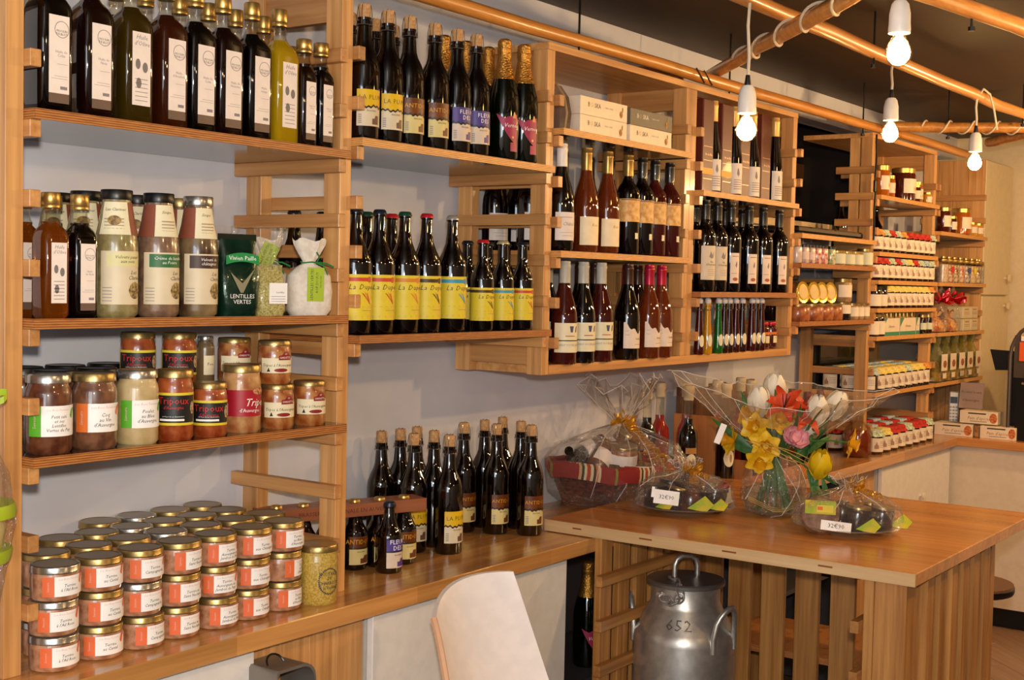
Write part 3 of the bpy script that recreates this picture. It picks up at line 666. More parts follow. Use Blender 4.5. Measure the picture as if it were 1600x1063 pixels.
t = jar('glass jar with green striped label and silver lid, leftmost on the third shelf', A3[0], .02, 1.284, .041, .141, F_STEW, SILV, SG); saveurs(t, .041, .032, .086, STR_G, 'Petit salé\net ses\nLentilles\nVertes du Puy', .0082)
t = jar('glass jar with orange striped label and gold lid', A3[1], .02, 1.284, .041, .139, F_COQ, LIDG, SG); saveurs(t, .041, .032, .084, STR_O, "Coq\nau Vin\nd'Auvergne", .0095)
t = jar('glass jar of pale stew with green striped label', A3[2], .02, 1.284, .040, .140, F_POUL, SILV, SG); saveurs(t, .040, .032, .084, STR_G, "Poulet\nau Bleu\nd'Auvergne", .0095)
for i, x in enumerate(LAY['A3b']): jar(('black topped jar just behind the two leftmost front jars', 'black topped jar behind the orange striped and pale stew jars')[i], x, .115, 1.284, .041, .139, F_COQ, BLK, SG)
for i, x in enumerate((1.485, 1.58, 1.678)): jar(f'black topped jar, {("leftmost", "middle", "rightmost")[i]} of three standing furthest back', x, .215, 1.284, .041, .139, F_STEW, BLK, SG)
def tripoux(label, x, y, z, r, h):
    t = jar(label, x, y, z, r, h, F_TRIP, LIDG, SG, .9, .96)
    z0, z1 = h*.22, h*.68; a0, a1 = -115, 36
    l = wrap(t, 'label', r+.0006, z0, z1, a0, a1, YEL, 10)
    d = wrap(l, 'black_panel', r+.0009, z0+.005, z1-.005, a0+7, a1-4, BLKP, 10)
    lettering(d, 'Tripoux', .0195, RED, r=r+.0012, a=-44, z=z1-.016); lettering(d, "d'Auvergne", .0088, RED, r=r+.0012, a=-44, z=z1-.029, shear=.2)
    lettering(d, 'à la Façon de nos Grand-mères', .0034, PAPW, r=r+.0012, a=-44, z=z0+.017); wrap(d, 'white_bar', r+.0012, z0+.0085, z0+.0125, a0+28, a1-46, PAPW, 6)
    wrapshape(d, 'picture', r+.0012, tuple(ell(22, (z0+z1)/2+.002, 11, .013)), P('tripe_print', '#c8a888', .6, col2='#8a6a4a', scale=200))
T = LAY['A3t']
tripoux('taller red and black labelled tripe jar in the front row', T[0], .015, 1.284, .036, .137); tripoux('shorter red and black labelled tripe jar in the front row', T[1], .010, 1.284, .035, .108)
t = jar('jar with bright red label in the front row', T[2], .025, 1.284, .0405, .139, F_TRIPES, LIDG, SG, .92, .97)
l = wrap(t, 'label', .0411, .034, .088, -125, 60, P('label_red', '#a8182c', .45), 12)
wrap(l, 'black_box', .0414, .063, .083, -118, -84, P('box_slate', '#2c2c30', .5), 3); wrap(l, 'white_box', .0414, .036, .060, -118, -82, P('box_pale', '#d0ccd4', .5), 3)
lettering(l, 'Tripes', .022, PAPW, r=.0415, a=6, z=.062, shear=.35); lettering(l, "d'Auvergne", .0105, PAPW, r=.0415, a=-14, z=.046)
wrapshape(l, 'picture', .0414, tuple(ell(20, .085, 30, .007)), P('picture_brown', '#7a3a24', .6, col2='#d89a70', scale=180))
def gard(label, x, y, z, h=.094, r=.035):
    t = jar(label, x, y, z, r, h, F_GARD, LIDG, SG, .92, .98)
    z0, z1 = h*.26, h*.60
    l = wrap(t, 'label', r+.0006, z0, z1, -92, 40, P('label_cream', '#e8dcb8', .5), 9)
    wrapshape(l, 'red_logo', r+.0009, ((-30, z1-.004), (24, z1-.004), (24, z1+.006), (14, z1+.007), (8, z1+.013), (-10, z1+.013), (-16, z1+.007), (-30, z1+.005)), P('logo_maroon', '#8a1c20', .5))
    lettering(l, 'LES', .0045, PAPW, r=r+.0012, a=-2, z=z1+.009); lettering(l, 'GARDETTES', .0055, PAPW, r=r+.0012, a=-3, z=z1+.001)
    lettering(l, "Tripes à l'Auvergnate", .0085, INK, r=r+.0009, a=-28, z=z0+(z1-z0)*.52, shear=.25, sx=1.0)
    wrapshape(l, 'picture', r+.0009, ((-70, z0+.003), (-64, z0+.012), (-58, z0+.003)), BLKP); wrapshape(l, 'picture', r+.0009, tuple(ell(-20, z0+.006, 26, .004)), P('logo_maroon'))
gard('low cream labelled jar below another, second from right in front', T[3], .02, 1.284); gard('low cream labelled jar at right end beside the ladder', T[4], .02, 1.284, .096)
gard('cream labelled jar stacked on top of the front row', LAY['A3u'][4], .03, 1.378, .092)
for (x, y) in ((1.700, .145), (1.772, .105), (1.845, .11), (1.93, .115)):
    jar('gold lidded jar carrying the upper jars, hidden behind the front row', x, y, 1.284, .034, .094, F_GARD, LIDG, SG, .92, .98)
tripoux('small tripe jar raised at back, left of two', 1.700, .145, 1.378, .035, .110); tripoux('small tripe jar raised at back, right of two', 1.772, .105, 1.378, .035, .109)
t = jar('slim little jar raised between the tripe jar and cream label', 1.845, .11, 1.378, .019, .10, P('food_salt', '#6e5a3e', .3, coat=1), SILV, SG, .8, .85); l = wrap(t, 'label', .0194, .02, .06, -50, 50, P('label_cream'), 6); lettering(l, 'Foie', .009, INK, r=.0197, a=-5, z=.042)
gard('cream labelled jar raised behind the red labelled jar', 1.93, .115, 1.378, .095)

# terrines on the counter ---------------------------------------------------
F_TER = food('terrine', '#8f5a3c', '#b98868', 55); TG = 'terrine jars stacked on the counter'
NAMES = ["Terrine\nà l'Ail Rose", 'Terrine\nau Cantal', 'Terrine\nCampagnarde', 'Terrine au\nSaint Nectaire', 'Terrine\nAuvergnate au\nJambon de Pays', 'Terrine\naux Châtaignes', "Terrine\nau Bleu\nd'Auvergne"]
def terrine(label, x, y, z, txt, lid, rz=0, full=True):
    r, h = .0435, .0628
    t = thing('terrine_jar', label, 'jar', (x, y, z), rz, TG)
    part('jar', lathe(((0, 0), (.036, 0), (.041, .003), (r-.001, .010), (r-.001, .048), (.0415, .051), (0, .051)), 24), F_TER, t)
    l = part('lid', lathe(((.0425, .0495), (.0438, .0500), (.0440, .0515), (.0432, .0525), (.0432, .0605), (.0422, .0622), (.039, .0628), (.038, .0618), (0, .0618)), 26), lid, t)
    part('lid_top', lathe(((.0378, .0619), (.0, .0621)), 24), LIDTOP, t)
    if full: saveurs(t, r, .011, .046, STR_R, txt, .0078, -66, 48)
ROW = [1.405, 1.4985, 1.592, 1.685, 1.7785, 1.8715, 1.9645]; LEV = ('bottom', 'middle', 'top')
for i, x in enumerate(ROW):
    for k in range(3):
        jl = SILV if i == 0 or (i == 2 and k == 1) else LIDG
        terrine(f'{LEV[k]} terrine jar of front stack {nth(i, 7)}', x+random.uniform(-.003, .003), -.002+random.uniform(-.003, .003), .9+.063*k, NAMES[i], jl, random.uniform(-.12, .3) + (.35 if i == 6 and k == 1 else 0))
ROWS = [([1.452, 1.545, 1.637, 1.729, 1.821, 1.913, 2.003], .09), ([1.548, 1.632, 1.717, 1.802, 1.888, 1.974], .182), ([1.708, 1.80, 1.892, 1.984], .273)]
for j, (xs, y) in enumerate(ROWS):
    for i, x in enumerate(xs):
        for k in range(3):
            vis = k == 2 or (j == 0 and i == 0)
            lb = f'{LEV[k]} terrine jar of {("second", "third", "fourth")[j]} row, stack {nth(i, len(xs))}' if vis else 'terrine jar buried inside the stack behind the front row'
            if j == 2 and i == 3: x -= .0
            terrine(lb, x, y, .9+.063*k, NAMES[i], SILV if (i+j+k) % 5 == 0 else LIDG, random.uniform(-.3, .4), vis)
t = jar('large jar of grainy mustard standing beside the ladder', 2.054, -.022, .9, .0435, .128, food('mustard', '#a8862e', '#c8ac58', 240), LIDG, None, .94, .96)
def oval_ring(bm, r):
    n = 40
    for i in range(n):
        a0, a1 = 2*PI*i/n, 2*PI*(i+.62)/n
        q = []
        for a, s in ((a0, 1), (a1, 1), (a1, .88), (a0, .88)):
            d = math.radians(-12)+.026*s*math.cos(a)/r; q.append(bm.verts.new((r*math.sin(d), -r*math.cos(d), .052+.029*s*math.sin(a))))
        bm.faces.new(q)
part('printed_oval', M('oval', lambda bm: oval_ring(bm, .0442)), P('print_navy', '#1e2440', .5), t)
lettering(t, 'MOUTARDE\nDE\nCHARROUX\nà la Violette', .0105, MATS['print_navy'], r=.0442, a=-12, z=.053, sx=.85)

# beers -----------------------------------------------------------------------
def beer75(label, x, y, z, style, group, rz=0):
    t = thing('beer_bottle', label, 'bottle', (x, y, z), rz-.45, group); r = .037
    part('bottle', lathe(((0, 0), (.034, 0), (.037, .006), (.037, .160), (.0355, .175), (.029, .194), (.0215, .209), (.0175, .222), (.0145, .258), (.0175, .260), (.0178, .268), (.0155, .270), (.0160, .276), (.012, .277), (0, .277)), 24), BROWNGL, t)
    part('cork', lathe(((.0115, .274), (.0128, .280), (.0148, .300), (.0135, .306), (0, .307)), 16), CORK, t)
    def cage(bm):
        b_tube(bm, [(.0188*math.cos(a), .0188*math.sin(a), .259) for a in [2*PI*i/14 for i in range(14)]], .0009, 5, True)
        for q in range(4):
            a = PI*(q/2+.25); c, s = math.cos(a), math.sin(a)
            b_tube(bm, [(.0188*c, .0188*s, .259), (.0178*c, .0178*s, .285), (.0155*c, .0155*s, .302), (.006*c, .006*s, .3085)], .0009, 5)
    part('wire_cage', M('cage', cage), SILV, t)
    if style:
        up, txt, tm, low = BSTY[style]
        l = wrap(t, 'label', r+.0006, .030, .072, -48, 52, low, 9)
        u = wrap(t, 'upper_label', r+.0006, .072, .112, -48, 52, up, 9)
        def wavy(bm):
            top = [(-48+100*i/20, .0735+.0022*math.sin(i*1.7)+.0016*math.sin(i*.6)) for i in range(21)]
            V = [(bm.verts.new(((r+.0012)*math.sin(math.radians(a)), -(r+.0012)*math.cos(math.radians(a)), zz-.0022)), bm.verts.new(((r+.0012)*math.sin(math.radians(a)), -(r+.0012)*math.cos(math.radians(a)), zz+.0022))) for a, zz in top]
            for p, q in zip(V, V[1:]): bm.faces.new((p[0], q[0], q[1], p[1]))
        part('wavy_line', M('wavy', wavy), BLKP, u)
        lettering(u, txt, .0145 if '\n' not in txt else .0145, tm, r=r+.0010, a=12, z=.094, sp=1.1)
        lettering(l, 'BRASSERIE', .0052, INK, r=r+.0010, a=6, z=.064)
        wrapshape(l, 'picture', r+.0010, ((8, .034), (36, .034), (36, .054), (20, .054), (20, .047), (8, .047)), {'p': MATS['print_plum'], 'a': MATS['print_brown'], 'f': MATS['print_violet']}[style])
        strips(l, 'fine_print', r+.0010, tuple((.036+.0045*i, .038+.0045*i, -42, -30) for i in range(5)), INKG)
P('print_plum', '#6a4a3a', .5); P('print_brown', '#6e3a1c', .5); P('print_violet', '#5a3a86', .5)
BSTY = {'p': (P('beer_yellow', '#e0b414', .5), 'LA PLUME', P('ink_olive', '#5a5418', .5), P('beer_cream', '#d8c8a8', .5)),
        'a': (P('beer_brown', '#5a2a0c', .4, col2='#7a4214', scale=25), 'ANTIDOTE', P('ink_ochre', '#d89a28', .4), P('beer_pale_yellow', '#d8c684', .5)),
        'f': (P('beer_violet', '#4a3a88', .45), 'FLEUR\nDES', PAPW, P('beer_cream2', '#d8c4b0', .5))}
BG_ = 'corked beers on the upper middle shelf'
for i, x in enumerate(LAY['M1'][:6]):
    nm = {'p': 'yellow labelled', 'a': 'brown labelled', 'f': 'violet labelled'}['ppaaff'[i]]
    beer75(f'{nm} corked beer, {("left", "right")[i % 2]} of its pair on the upper middle shelf', x, .02, 1.917, 'ppaaff'[i], BG_, random.uniform(-.1, .15))
for i, x in enumerate((2.275, 2.362, 2.44)): beer75(f'corked beer in the back row, {nth(i, 3)}, upper middle shelf', x, .115+.01*(i == 2), 1.917, 'p', BG_)
def champ(label, x, y, z, lab, group, h=.313):
    t = thing('champagne_bottle', label, 'bottle', (x, y, z), -.68, group); r = .0405
    part('bottle', lathe(((0, 0), (.037, 0), (.0405, .006), (.0405, .150), (.038, .175), (.029, .21), (.0215, .235), (.0175, .262), (0, .262)), 24), GREENGL, t)
    part('foil', lathe(((.0298, .208), (.0222, .235), (.0182, .262), (.0165, .276), (.0185, .280), (.0180, .288), (.0165, .289), (.0185, .297), (.0178, .308), (.012, .313), (0, .314)), 22), GOLDF, t)
    if lab:
        def shield(bm):
            V = []
            for i in range(11):
                f = i/10; a = -40+85*f
                zt = .118-.012*math.sin(PI*f)*(1 if f < .5 else .6); zb = .116-.075*math.sin(PI*min(f*.9, 1)*.55)
                V.append((bm.verts.new(((r+.0007)*math.sin(math.radians(a)), -(r+.0007)*math.cos(math.radians(a)), zb)), bm.verts.new(((r+.0007)*math.sin(math.radians(a)), -(r+.0007)*math.cos(math.radians(a)), zt))))
            for p, q in zip(V, V[1:]): bm.faces.new((p[0], q[0], q[1], p[1]))
        l = part('label', M('shield', shield), P('label_magenta', '#a02a50', .45), t)
        lettering(l, 'Vernou', .0145, PAPW, r=r+.0011, a=18, z=.088, shear=.3)
        wrapshape(l, 'crest', r+.0011, ((22, .107), (24, .118), (29, .125), (34, .118), (38, .107)), P('crest_orange', '#d8905a', .4)); wrapshape(l, 'seal', r+.0011, tuple(ell(24, .058, 5, .0035)), MATS['crest_orange'])
        wrap(t, 'lower_label', r+.0006, .022, .045, 14, 46, MATS['label_magenta'], 5)
for i, x in enumerate(LAY['M1'][6:]): champ(f'champagne style bottle with magenta shield label, {("left", "right")[i]} of two', x, .015, 1.917, True, 'gold necked sparkling bottles')
for i, x in enumerate((2.633, 2.725, 2.822)): champ(f'gold necked sparkling bottle in the back row, {nth(i, 3)}', x, .12, 1.917, False, 'gold necked sparkling bottles')
def crown(label, x, y, z, h, r, cap, band, group, lab=True):
    t = thing('beer_bottle', label, 'bottle', (x, y, z), -.72, group)
    part('bottle', lathe(((0, 0), (r*.92, 0), (r, .005), (r, h*.56), (r*.95, h*.61), (r*.66, h*.69), (r*.46, h*.76), (.0142, h*.84), (.0128, h*.945), (.0152, h*.95), (.0152, h*.968), (.013, h*.972), (.0128, h*.985), (0, h*.985)), 24), BROWNGL, t)
    def cp(bm):
        n = 28; R = []
        for rr, z_ in ((.0160, h*.962), (.0158, h*.968), (.0138, h*.992), (.011, h*.999), (.0, h)):
            R.append([(rr*(1+.06*(i % 2)*(z_ < h*.97))*math.cos(2*PI*i/n), rr*(1+.06*(i % 2)*(z_ < h*.97))*math.sin(2*PI*i/n), z_) for i in range(n)])
        b_loft(bm, R)
    part('crown_cap', M(('CC', h), cp), cap, t)
    if lab:
        z0, z1 = h*.115, h*.475
        l = wrap(t, 'label', r+.0006, z0, z1, -100, 78, P('label_beer_yellow', '#e2c830', .5), 14)
        wrap(l, 'colour_band', r+.0009, z1-h*.055, z1-h*.025, -100, 60, band, 12); wrapshape(l, 'band_disc', r+.0010, tuple(ell(50, z1-h*.04, 13*.035/r, h*.024, 12)), band)
        lettering(l, 'La Dupont', h*.058, INK, r=r+.0009, a=32, z=z1-h*.10, shear=.3, sp=1.15)
        for k in range(3): wrapshape(l, 'barley', r+.0010, ((36-10*k, z1-h*.145+.004*(k == 1)), (42-9*k, z1-h*.15), (56, z0+h*.125), (53, z0+h*.125)), band)
        strips(l, 'fine_print', r+.0009, ((z0+h*.105, z0+h*.107, -60, 66), (z0+h*.075, z0+h*.079, 20, 64), (z0+h*.018, z0+h*.020, -70, 66), (z0+h*.03, z0+h*.032, -70, 66)), P('print_tan'))
CAPS = {'n': P('cap_navy', '#1c2434', .35, .3), 'g': P('cap_green', '#1e4a34', .35, .3), 'r': P('cap_red', '#c02430', .35, .3), 's': P('cap_silver', '#c8c4bc', .3, .6), 'y': P('cap_pale', '#c8c090', .35, .4)}
BAND = {'r': P('band_red', '#c8462a', .5), 'o': P('band_orange', '#d8842a', .5), 'k': P('band_darkbrown', '#4a3420', .5), 'b': P('band_blue', '#3a94b4', .5)}
YG = 'yellow label beers'
for i, x in enumerate(LAY['M2']):
    crown(f'large yellow label beer with {("red band, leftmost", "red band, second", "orange band", "dark brown band", "blue band")[i]}, middle shelf front row', x, .015, 1.478, .287, .037, CAPS['nngrs'[i]], BAND['rrokb'[i]], YG)
for i, x in enumerate(LAY['M2b']): crown(f'large beer behind the front row with {("green", "red")[i]} cap', x, .115, 1.478, .287, .037, CAPS['gr'[i]], BAND['r'], YG)
for i, x in enumerate((2.223, 2.318)): crown(f'dark beer bottle seen through the ladder, {("left", "right")[i]} of two', x, .235, 1.478, .287, .037, CAPS['n'], BAND['k'], YG)
for i, x in enumerate(LAY['M2s']): crown(f'small yellow label beer with {("dark brown", "blue", "red")[i]} band', x, .0, 1.478, .232, .03, CAPS['ryn'[i]], BAND['kbr'[i]], YG)
for i, x in enumerate((2.722, 2.812, 2.893)): crown(f'small dark beer behind the small yellow ones, {nth(i, 3)}', x, .10, 1.478, .232, .03, CAPS['n'], BAND['k'], YG)
KG = 'corked beers on the counter'
KS = ['', '', '', '', 'p', 'p', 'a', '', '', '', 'a', 'a']
KL = ['left of the back row behind yellow pair', 'second of the back row behind yellow pair', 'third of the back row behind yellow pair', 'standing just behind the yellow pair', '', '', '', 'behind the brown labels, left', 'behind the brown labels, furthest back', 'behind the brown labels, right', '', '']
for (p, s, l, lab) in zip(LAY['K'], KS, KL, range(12)):
    nm = {4: 'yellow labelled corked beer on the counter, left of two', 5: 'yellow labelled corked beer on the counter, right of two', 6: 'brown labelled corked beer on counter, leftmost of three', 10: 'brown labelled corked beer on counter, middle of three', 11: 'brown labelled corked beer on counter, rightmost of three'}.get(lab, 'corked beer on counter, '+l)
    beer75(nm, p[0], min(p[1], .262), .9, s or 'p', KG, random.uniform(-.1, .15) if s else 2.6)
def steinie(label, x, y, z, style, group, rz=0, cap=True):
    t = thing('small_beer_bottle', label, 'bottle', (x, y, z), rz-.42, group); r = .0325
    part('bottle', lathe(((0, 0), (.030, 0), (r, .005), (r, .085), (.031, .094), (.024, .106), (.0205, .113), (.0195, .120), (.0145, .132), (.0125, .155), (.0148, .156), (.0148, .162), (.0125, .163), (0, .163)), 24), BROWNGL, t)
    part('crown_cap', lathe(((.0156, .159), (.0154, .162), (.0135, .168), (.010, .170), (0, .170)), 24), CAPS['n'] if not group else GOLD, t)
    if style:
        up, txt, tm, low = BSTY[style]
        l = wrap(t, 'label', r+.0006, .014, .052, -40, 60, low, 9); u = wrap(t, 'upper_label', r+.0006, .053, .082, -40, 60, up, 9)
        wrap(u, 'dark_line', r+.0009, .0515, .0545, -40, 60, BLKP, 9)
        lettering(u, txt, .0155, tm, r=r+.0010, a=10, z=.069)
        wrapshape(l, 'picture', r+.0010, ((8, .017), (52, .017), (52, .036), (24, .036), (24, .029), (8, .029)), MATS['print_violet' if style == 'f' else 'print_brown']); lettering(l, 'BRASSERIE', .0046, INK, r=r+.0010, a=12, z=.045)
steinie('small beer with violet label standing alone in front of carrier', LAY['st'][0][0], LAY['st'][0][1], .9, 'f', None, .1)
CA = -math.atan2(.096, .255); CXY = (2.317, .155)
t = thing('bottle_carrier', 'brown wooden six bottle carrier bar with caps poking through', 'carrier', (CXY[0], CXY[1], 1.032), CA)
BAR = wood('carrier_wood', '#7a4426', '#94583a', 0, .5)
part('bar', M('bar', lambda bm: b_box(bm, -.215, .215, -.036, .036, 0, .031, .001), False), BAR, t)
part('end_block', M('barend', lambda bm: b_box(bm, -.216, -.2155, -.02, .02, .004, .027), False), BLK, t)
lettering(t, 'BRASSERIE ARTISANALE EN AUVERGNE', .0135, P('burnt_print', '#5a3018', .6), x=0, y=-.0365, z=.015, sx=1.1)
for i in range(6):
    d = -.17+.068*i; o = steinie(f'capped beer held in the wooden carrier, {nth(i, 6)}', CXY[0]+d*math.cos(CA), CXY[1]+d*math.sin(CA), .9, 'a' if i > 2 else 'p', 'beers in the wooden carrier', CA+.3)

# wines ------------------------------------------------------------------------
ROSE = P('rose_wine', '#8c3c16', .05, coat=1, trans=.6, ior=1.3); ROSED = P('deep_rose_wine', '#4a1410', .05, coat=1, trans=.3, ior=1.3); REDW = P('red_wine_glass', '#070303', .06, coat=1)
CAPC = {'w': P('capsule_white', '#e4ddd4', .4), 'g': P('capsule_grey', '#b8b2a6', .4), 'k': P('capsule_black', '#18110d', .35, coat=.3), 'o': P('capsule_gold', '#9a7a40', .3, .6), 'p': P('capsule_pink', '#b01838', .35, .3), 'b': P('capsule_brown', '#3a1c14', .35, coat=.3), 'x': P('capsule_pale_gold', '#d8ac62', .35, .3), 'r': P('capsule_wine', '#6a1418', .35, .2)}
def wine(label, x, y, z, glass, cap, group, shape='burg', lab=None, h=.297, r=.0375, rz=0):
    t = thing('wine_bottle', label, 'bottle', (x, y, z), rz+(-1.05 if lab is l_narrow else -.55 if lab in (l_deer, l_leaf) else -.68), group)
    if shape == 'burg': pr = ((r, h*.44), (r*.97, h*.50), (r*.78, h*.60), (r*.52, h*.71), (.0150, h*.80), (.0140, h*.93))
    elif shape == 'hock': pr = ((r, h*.40), (r*.93, h*.48), (r*.66, h*.64), (.0150, h*.80), (.0138, h*.93))
    else: pr = ((r, h*.60), (r*.94, h*.645), (r*.72, h*.69), (r*.50, h*.725), (.0150, h*.77), (.0140, h*.93))
    part('bottle', lathe(((0, 0), (r*.92, 0), (r, .006))+pr+((0, h*.935),), 22), glass, t)
    part('capsule', lathe(((.0158, h*.775 if shape != 'bord' else h*.79), (.0152, h*.93), (.0162, h*.94), (.0162, h*.96), (.0150, h*.965), (.0150, h*.998), (.013, h), (0, h)), 18), CAPC[cap], t)
    if lab: lab(t, r, h)
    return t
def l_chat(t, r, h):
    l = wrap(t, 'label', r+.0006, h*.10, h*.36, -40, 62, P('wine_label_pale', '#e2d4cc', .5), 9); lettering(l, 'Châtel', .014, INKG, r=r+.001, a=18, z=h*.25, shear=.35); strips(l, 'fine_print', r+.001, ((h*.31, h*.315, -20, 40), (h*.17, h*.173, -20, 45), (h*.14, h*.143, -10, 45)), INKG)
def l_rose(t, r, h):
    l = wrap(t, 'label', r+.0006, h*.07, h*.34, -42, 62, P('wine_label_rose', '#ecd8b4', .5), 9); lettering(l, 'Rosé', .012, P('ink_gold', '#a88840', .4), r=r+.001, a=28, z=h*.26, shear=.35)
def l_pic(t, r, h):
    l = wrap(t, 'label', r+.0006, h*.33, h*.56, -60, 70, P('picture_label', '#c88a3a', .5, col2='#e2b878', scale=55), 9); wrap(l, 'dark_strip', r+.0009, h*.545, h*.555, -50, 50, MATS['print_plum'], 8)
    wrap(t, 'small_label', r+.0006, h*.16, h*.22, 20, 40, MATS['label_cream'], 3)
def l_two(t, r, h):
    m = MATS['label_cream']
    l = wrap(t, 'label', r+.0006, h*.115, h*.40, -60, 66, m, 11); wrap(l, 'dark_band', r+.0009, h*.225, h*.235, -60, 66, BLKP, 10)
    wrapshape(l, 'blue_mark', r+.0009, ((10, h*.31), (26, h*.31), (28, h*.37), (8, h*.37)), P('print_slate', '#4a4e66', .5)); wrapshape(l, 'brown_mark', r+.0009, ((38, h*.31), (46, h*.31), (50, h*.37), (42, h*.37)), MATS['print_brown'])
    lettering(l, 'SAINT POURÇAIN', .0082, INKG, r=r+.001, a=8, z=h*.185); strips(l, 'fine_print', r+.0009, ((h*.27, h*.278, -10, 35),), P('print_rust', '#b05a3a', .5))
def l_leaf(t, r, h):
    m = P('leaf_label', '#e6d2c0', .5)
    def fn(bm):
        V = []
        for i in range(13):
            f = i/12; a = -44+108*f; zt = h*(.39-.10*min(f*1.7, 1)+.02*math.sin(f*16))
            V.append((bm.verts.new(((r+.0007)*math.sin(math.radians(a)), -(r+.0007)*math.cos(math.radians(a)), h*.12)), bm.verts.new(((r+.0007)*math.sin(math.radians(a)), -(r+.0007)*math.cos(math.radians(a)), zt))))
        for p, q in zip(V, V[1:]): bm.faces.new((p[0], q[0], q[1], p[1]))
    l = part('label', M(('leaf', r, h), fn), m, t); lettering(l, 'Gamay', .009, INK, r=r+.001, a=32, z=h*.22); strips(l, 'fine_print', r+.001, ((h*.16, h*.164, 10, 50), (h*.30, h*.303, -36, -20), (h*.26, h*.263, -36, -16)), INKG)
def l_deer(t, r, h):
    l = wrap(t, 'label', r+.0006, h*.13, h*.50, -48, 40, P('wine_label_grey', '#d8c8b0', .5), 9)
    wrapshape(l, 'drawing', r+.0009, ((-6, h*.38), (4, h*.44), (14, h*.40), (24, h*.44), (20, h*.37), (8, h*.36)), INKG); lettering(l, 'Vin\nd\'Auvergne', .009, INK, r=r+.001, a=10, z=h*.31); strips(l, 'fine_print', r+.001, tuple((h*(.24-.02*i), h*(.243-.02*i), -12, 32) for i in range(4)), INKG)
def l_narrow(t, r, h):
    l = wrap(t, 'label', r+.0006, h*.10, h*.44, -2, 52, P('wine_label_pink', '#ecd6c6', .5), 6); wrapshape(l, 'red_flourish', r+.0009, tuple(ell(28, h*.145, 16, h*.02)), MATS['print_rust']); wrapshape(l, 'drawing', r+.0009, ((26, h*.30), (34, h*.36), (38, h*.31), (34, h*.27)), INKG); strips(l, 'fine_print', r+.001, ((h*.40, h*.405, 8, 46), (h*.21, h*.213, 4, 36)), INK)
P('print_rust', '#b05a3a', .5)
WG = 'wines on the upper cabinet shelf'
for i, x in enumerate(LAY['CLm']):
    g, c, s, lb, nm = [(REDW, 'w', 'burg', l_chat, 'dark wine with white capsule and pale label'), (ROSE, 'o', 'burg', l_rose, 'rosé wine with gold neck, left of two'), (ROSE, 'o', 'burg', l_rose, 'rosé wine with gold neck, right of two'), (REDW, 'o', 'bord', l_pic, 'dark wine with orange picture label, left of two'), (REDW, 'k', 'bord', l_pic, 'dark wine with orange picture label, right of two'), (ROSED, 'k', 'bord', l_pic, 'red wine with orange picture label, left of two'), (ROSED, 'k', 'bord', l_pic, 'red wine with orange picture label, beside cabinet post')][i]
    wine(nm+', upper cabinet shelf', x, .015, 1.692, g, c, WG, s, lb)
wine('dark wine half hidden behind left cabinet post, upper shelf', 3.012+.0, .105, 1.692, REDW, 'k', WG, 'burg', l_chat)
for i, x in enumerate((3.115, 3.22, 3.363, 3.482, 3.59)): wine(f'dark wine in the back row of the upper cabinet shelf, {nth(i, 5)}', x, .135, 1.692, REDW, 'k', WG, 'burg', l_chat)
for i, x in enumerate((3.03, 3.137)): wine(f'dark wine at back of upper cabinet shelf, seen through the ladder, {("left", "right")[i]}', x, .24, 1.692, REDW, 'k', WG, 'burg', l_chat)
WG2 = 'wines on the cabinet floor'
for i, x in enumerate((3.03, 3.125)): wine(f'grey capped wine at back of cabinet floor, seen through the ladder, {("left", "right")[i]}', x, .24, 1.378, REDW, 'g', WG2, 'burg', l_two, .288)
LB = LAY['CLb']
for i, x in enumerate([LB[0]-.062]+LB):
    g, c, lb, nm = [(REDW, 'g', l_two, 'two banded wine half hidden by left cabinet post'), (ROSED, 'g', l_two, 'grey capped wine with red bands beside the cabinet post'), (REDW, 'g', l_two, 'grey capped wine with dark bands, middle of three'), (ROSED, 'g', l_two, 'grey capped wine, rightmost of the banded labels'), (REDW, 'b', l_leaf, 'dark wine with ragged leaf label on cabinet floor'), (ROSE, 'p', l_leaf, 'pink capped rosé with leaf label, left of two'), (ROSE, 'p', l_leaf, 'pink capped rosé with leaf label, right of two')][i]
    wine(nm, x, .015 if i else .07, 1.378, g, c, WG2, 'burg', lb, .288)
for i, (x, y, c) in enumerate(((3.13, .12, 'g'), (3.215, .12, 'g'), (3.30, .12, 'b'), (3.385, .12, 'b'), (3.47, .17, 'p'), (3.575, .12, 'p'), (3.66, .13, 'b'))):
    wine(f'{dict(g="grey", b="brown", p="pink")[c]} capped wine in the back row on the cabinet floor, {nth(i, 7)}', x, y, 1.378, REDW if c != 'p' else ROSED, c, WG2, 'burg', l_two, .288)
# red gift boxes and slim wines
GB = P('gift_box_red', '#5a1e10', .42, coat=.15); GBD = P('gift_box_dark', '#6a1c14', .3, coat=.4)
for i, x in enumerate(LAY['CRbox']):
    t = thing('gift_box', f'tall red brown wine gift box, {nth(i, 4)}, right cabinet top', 'box', (x+.0385, .028, 1.913), 0, 'tall wine gift boxes')
    part('carton', M('gbox', lambda bm: b_box(bm, -.038, .038, -.038, .038, 0, .298, .003), False), GB, t)
    part('handle', tube(((-.018, 0, .298), (-.018, 0, .306), (.018, 0, .306), (.018, 0, .298)), .0025, 6), GBD, t)
    if i < 2: pbox('yellow_band', -.0383, .0383, -.0386, -.038, .056, .076, P('box_yellow', '#d8a22e', .5), t)
    lettering(t, 'Vin de Fête', .011, P('foil_print', '#d8a080', .3, .4), x=.004, y=-.0387, z=.12, shear=.3)
    fbars(t, 'fine_print', ((-.03, .03, .10, .1015), (-.03, .03, .145, .1465), (-.03, .03, .04, .0415)), -.0387, MATS['foil_print'])
    pbox('side_print', -.0388, -.038, -.02, .02, .04, .09, GBD, t)
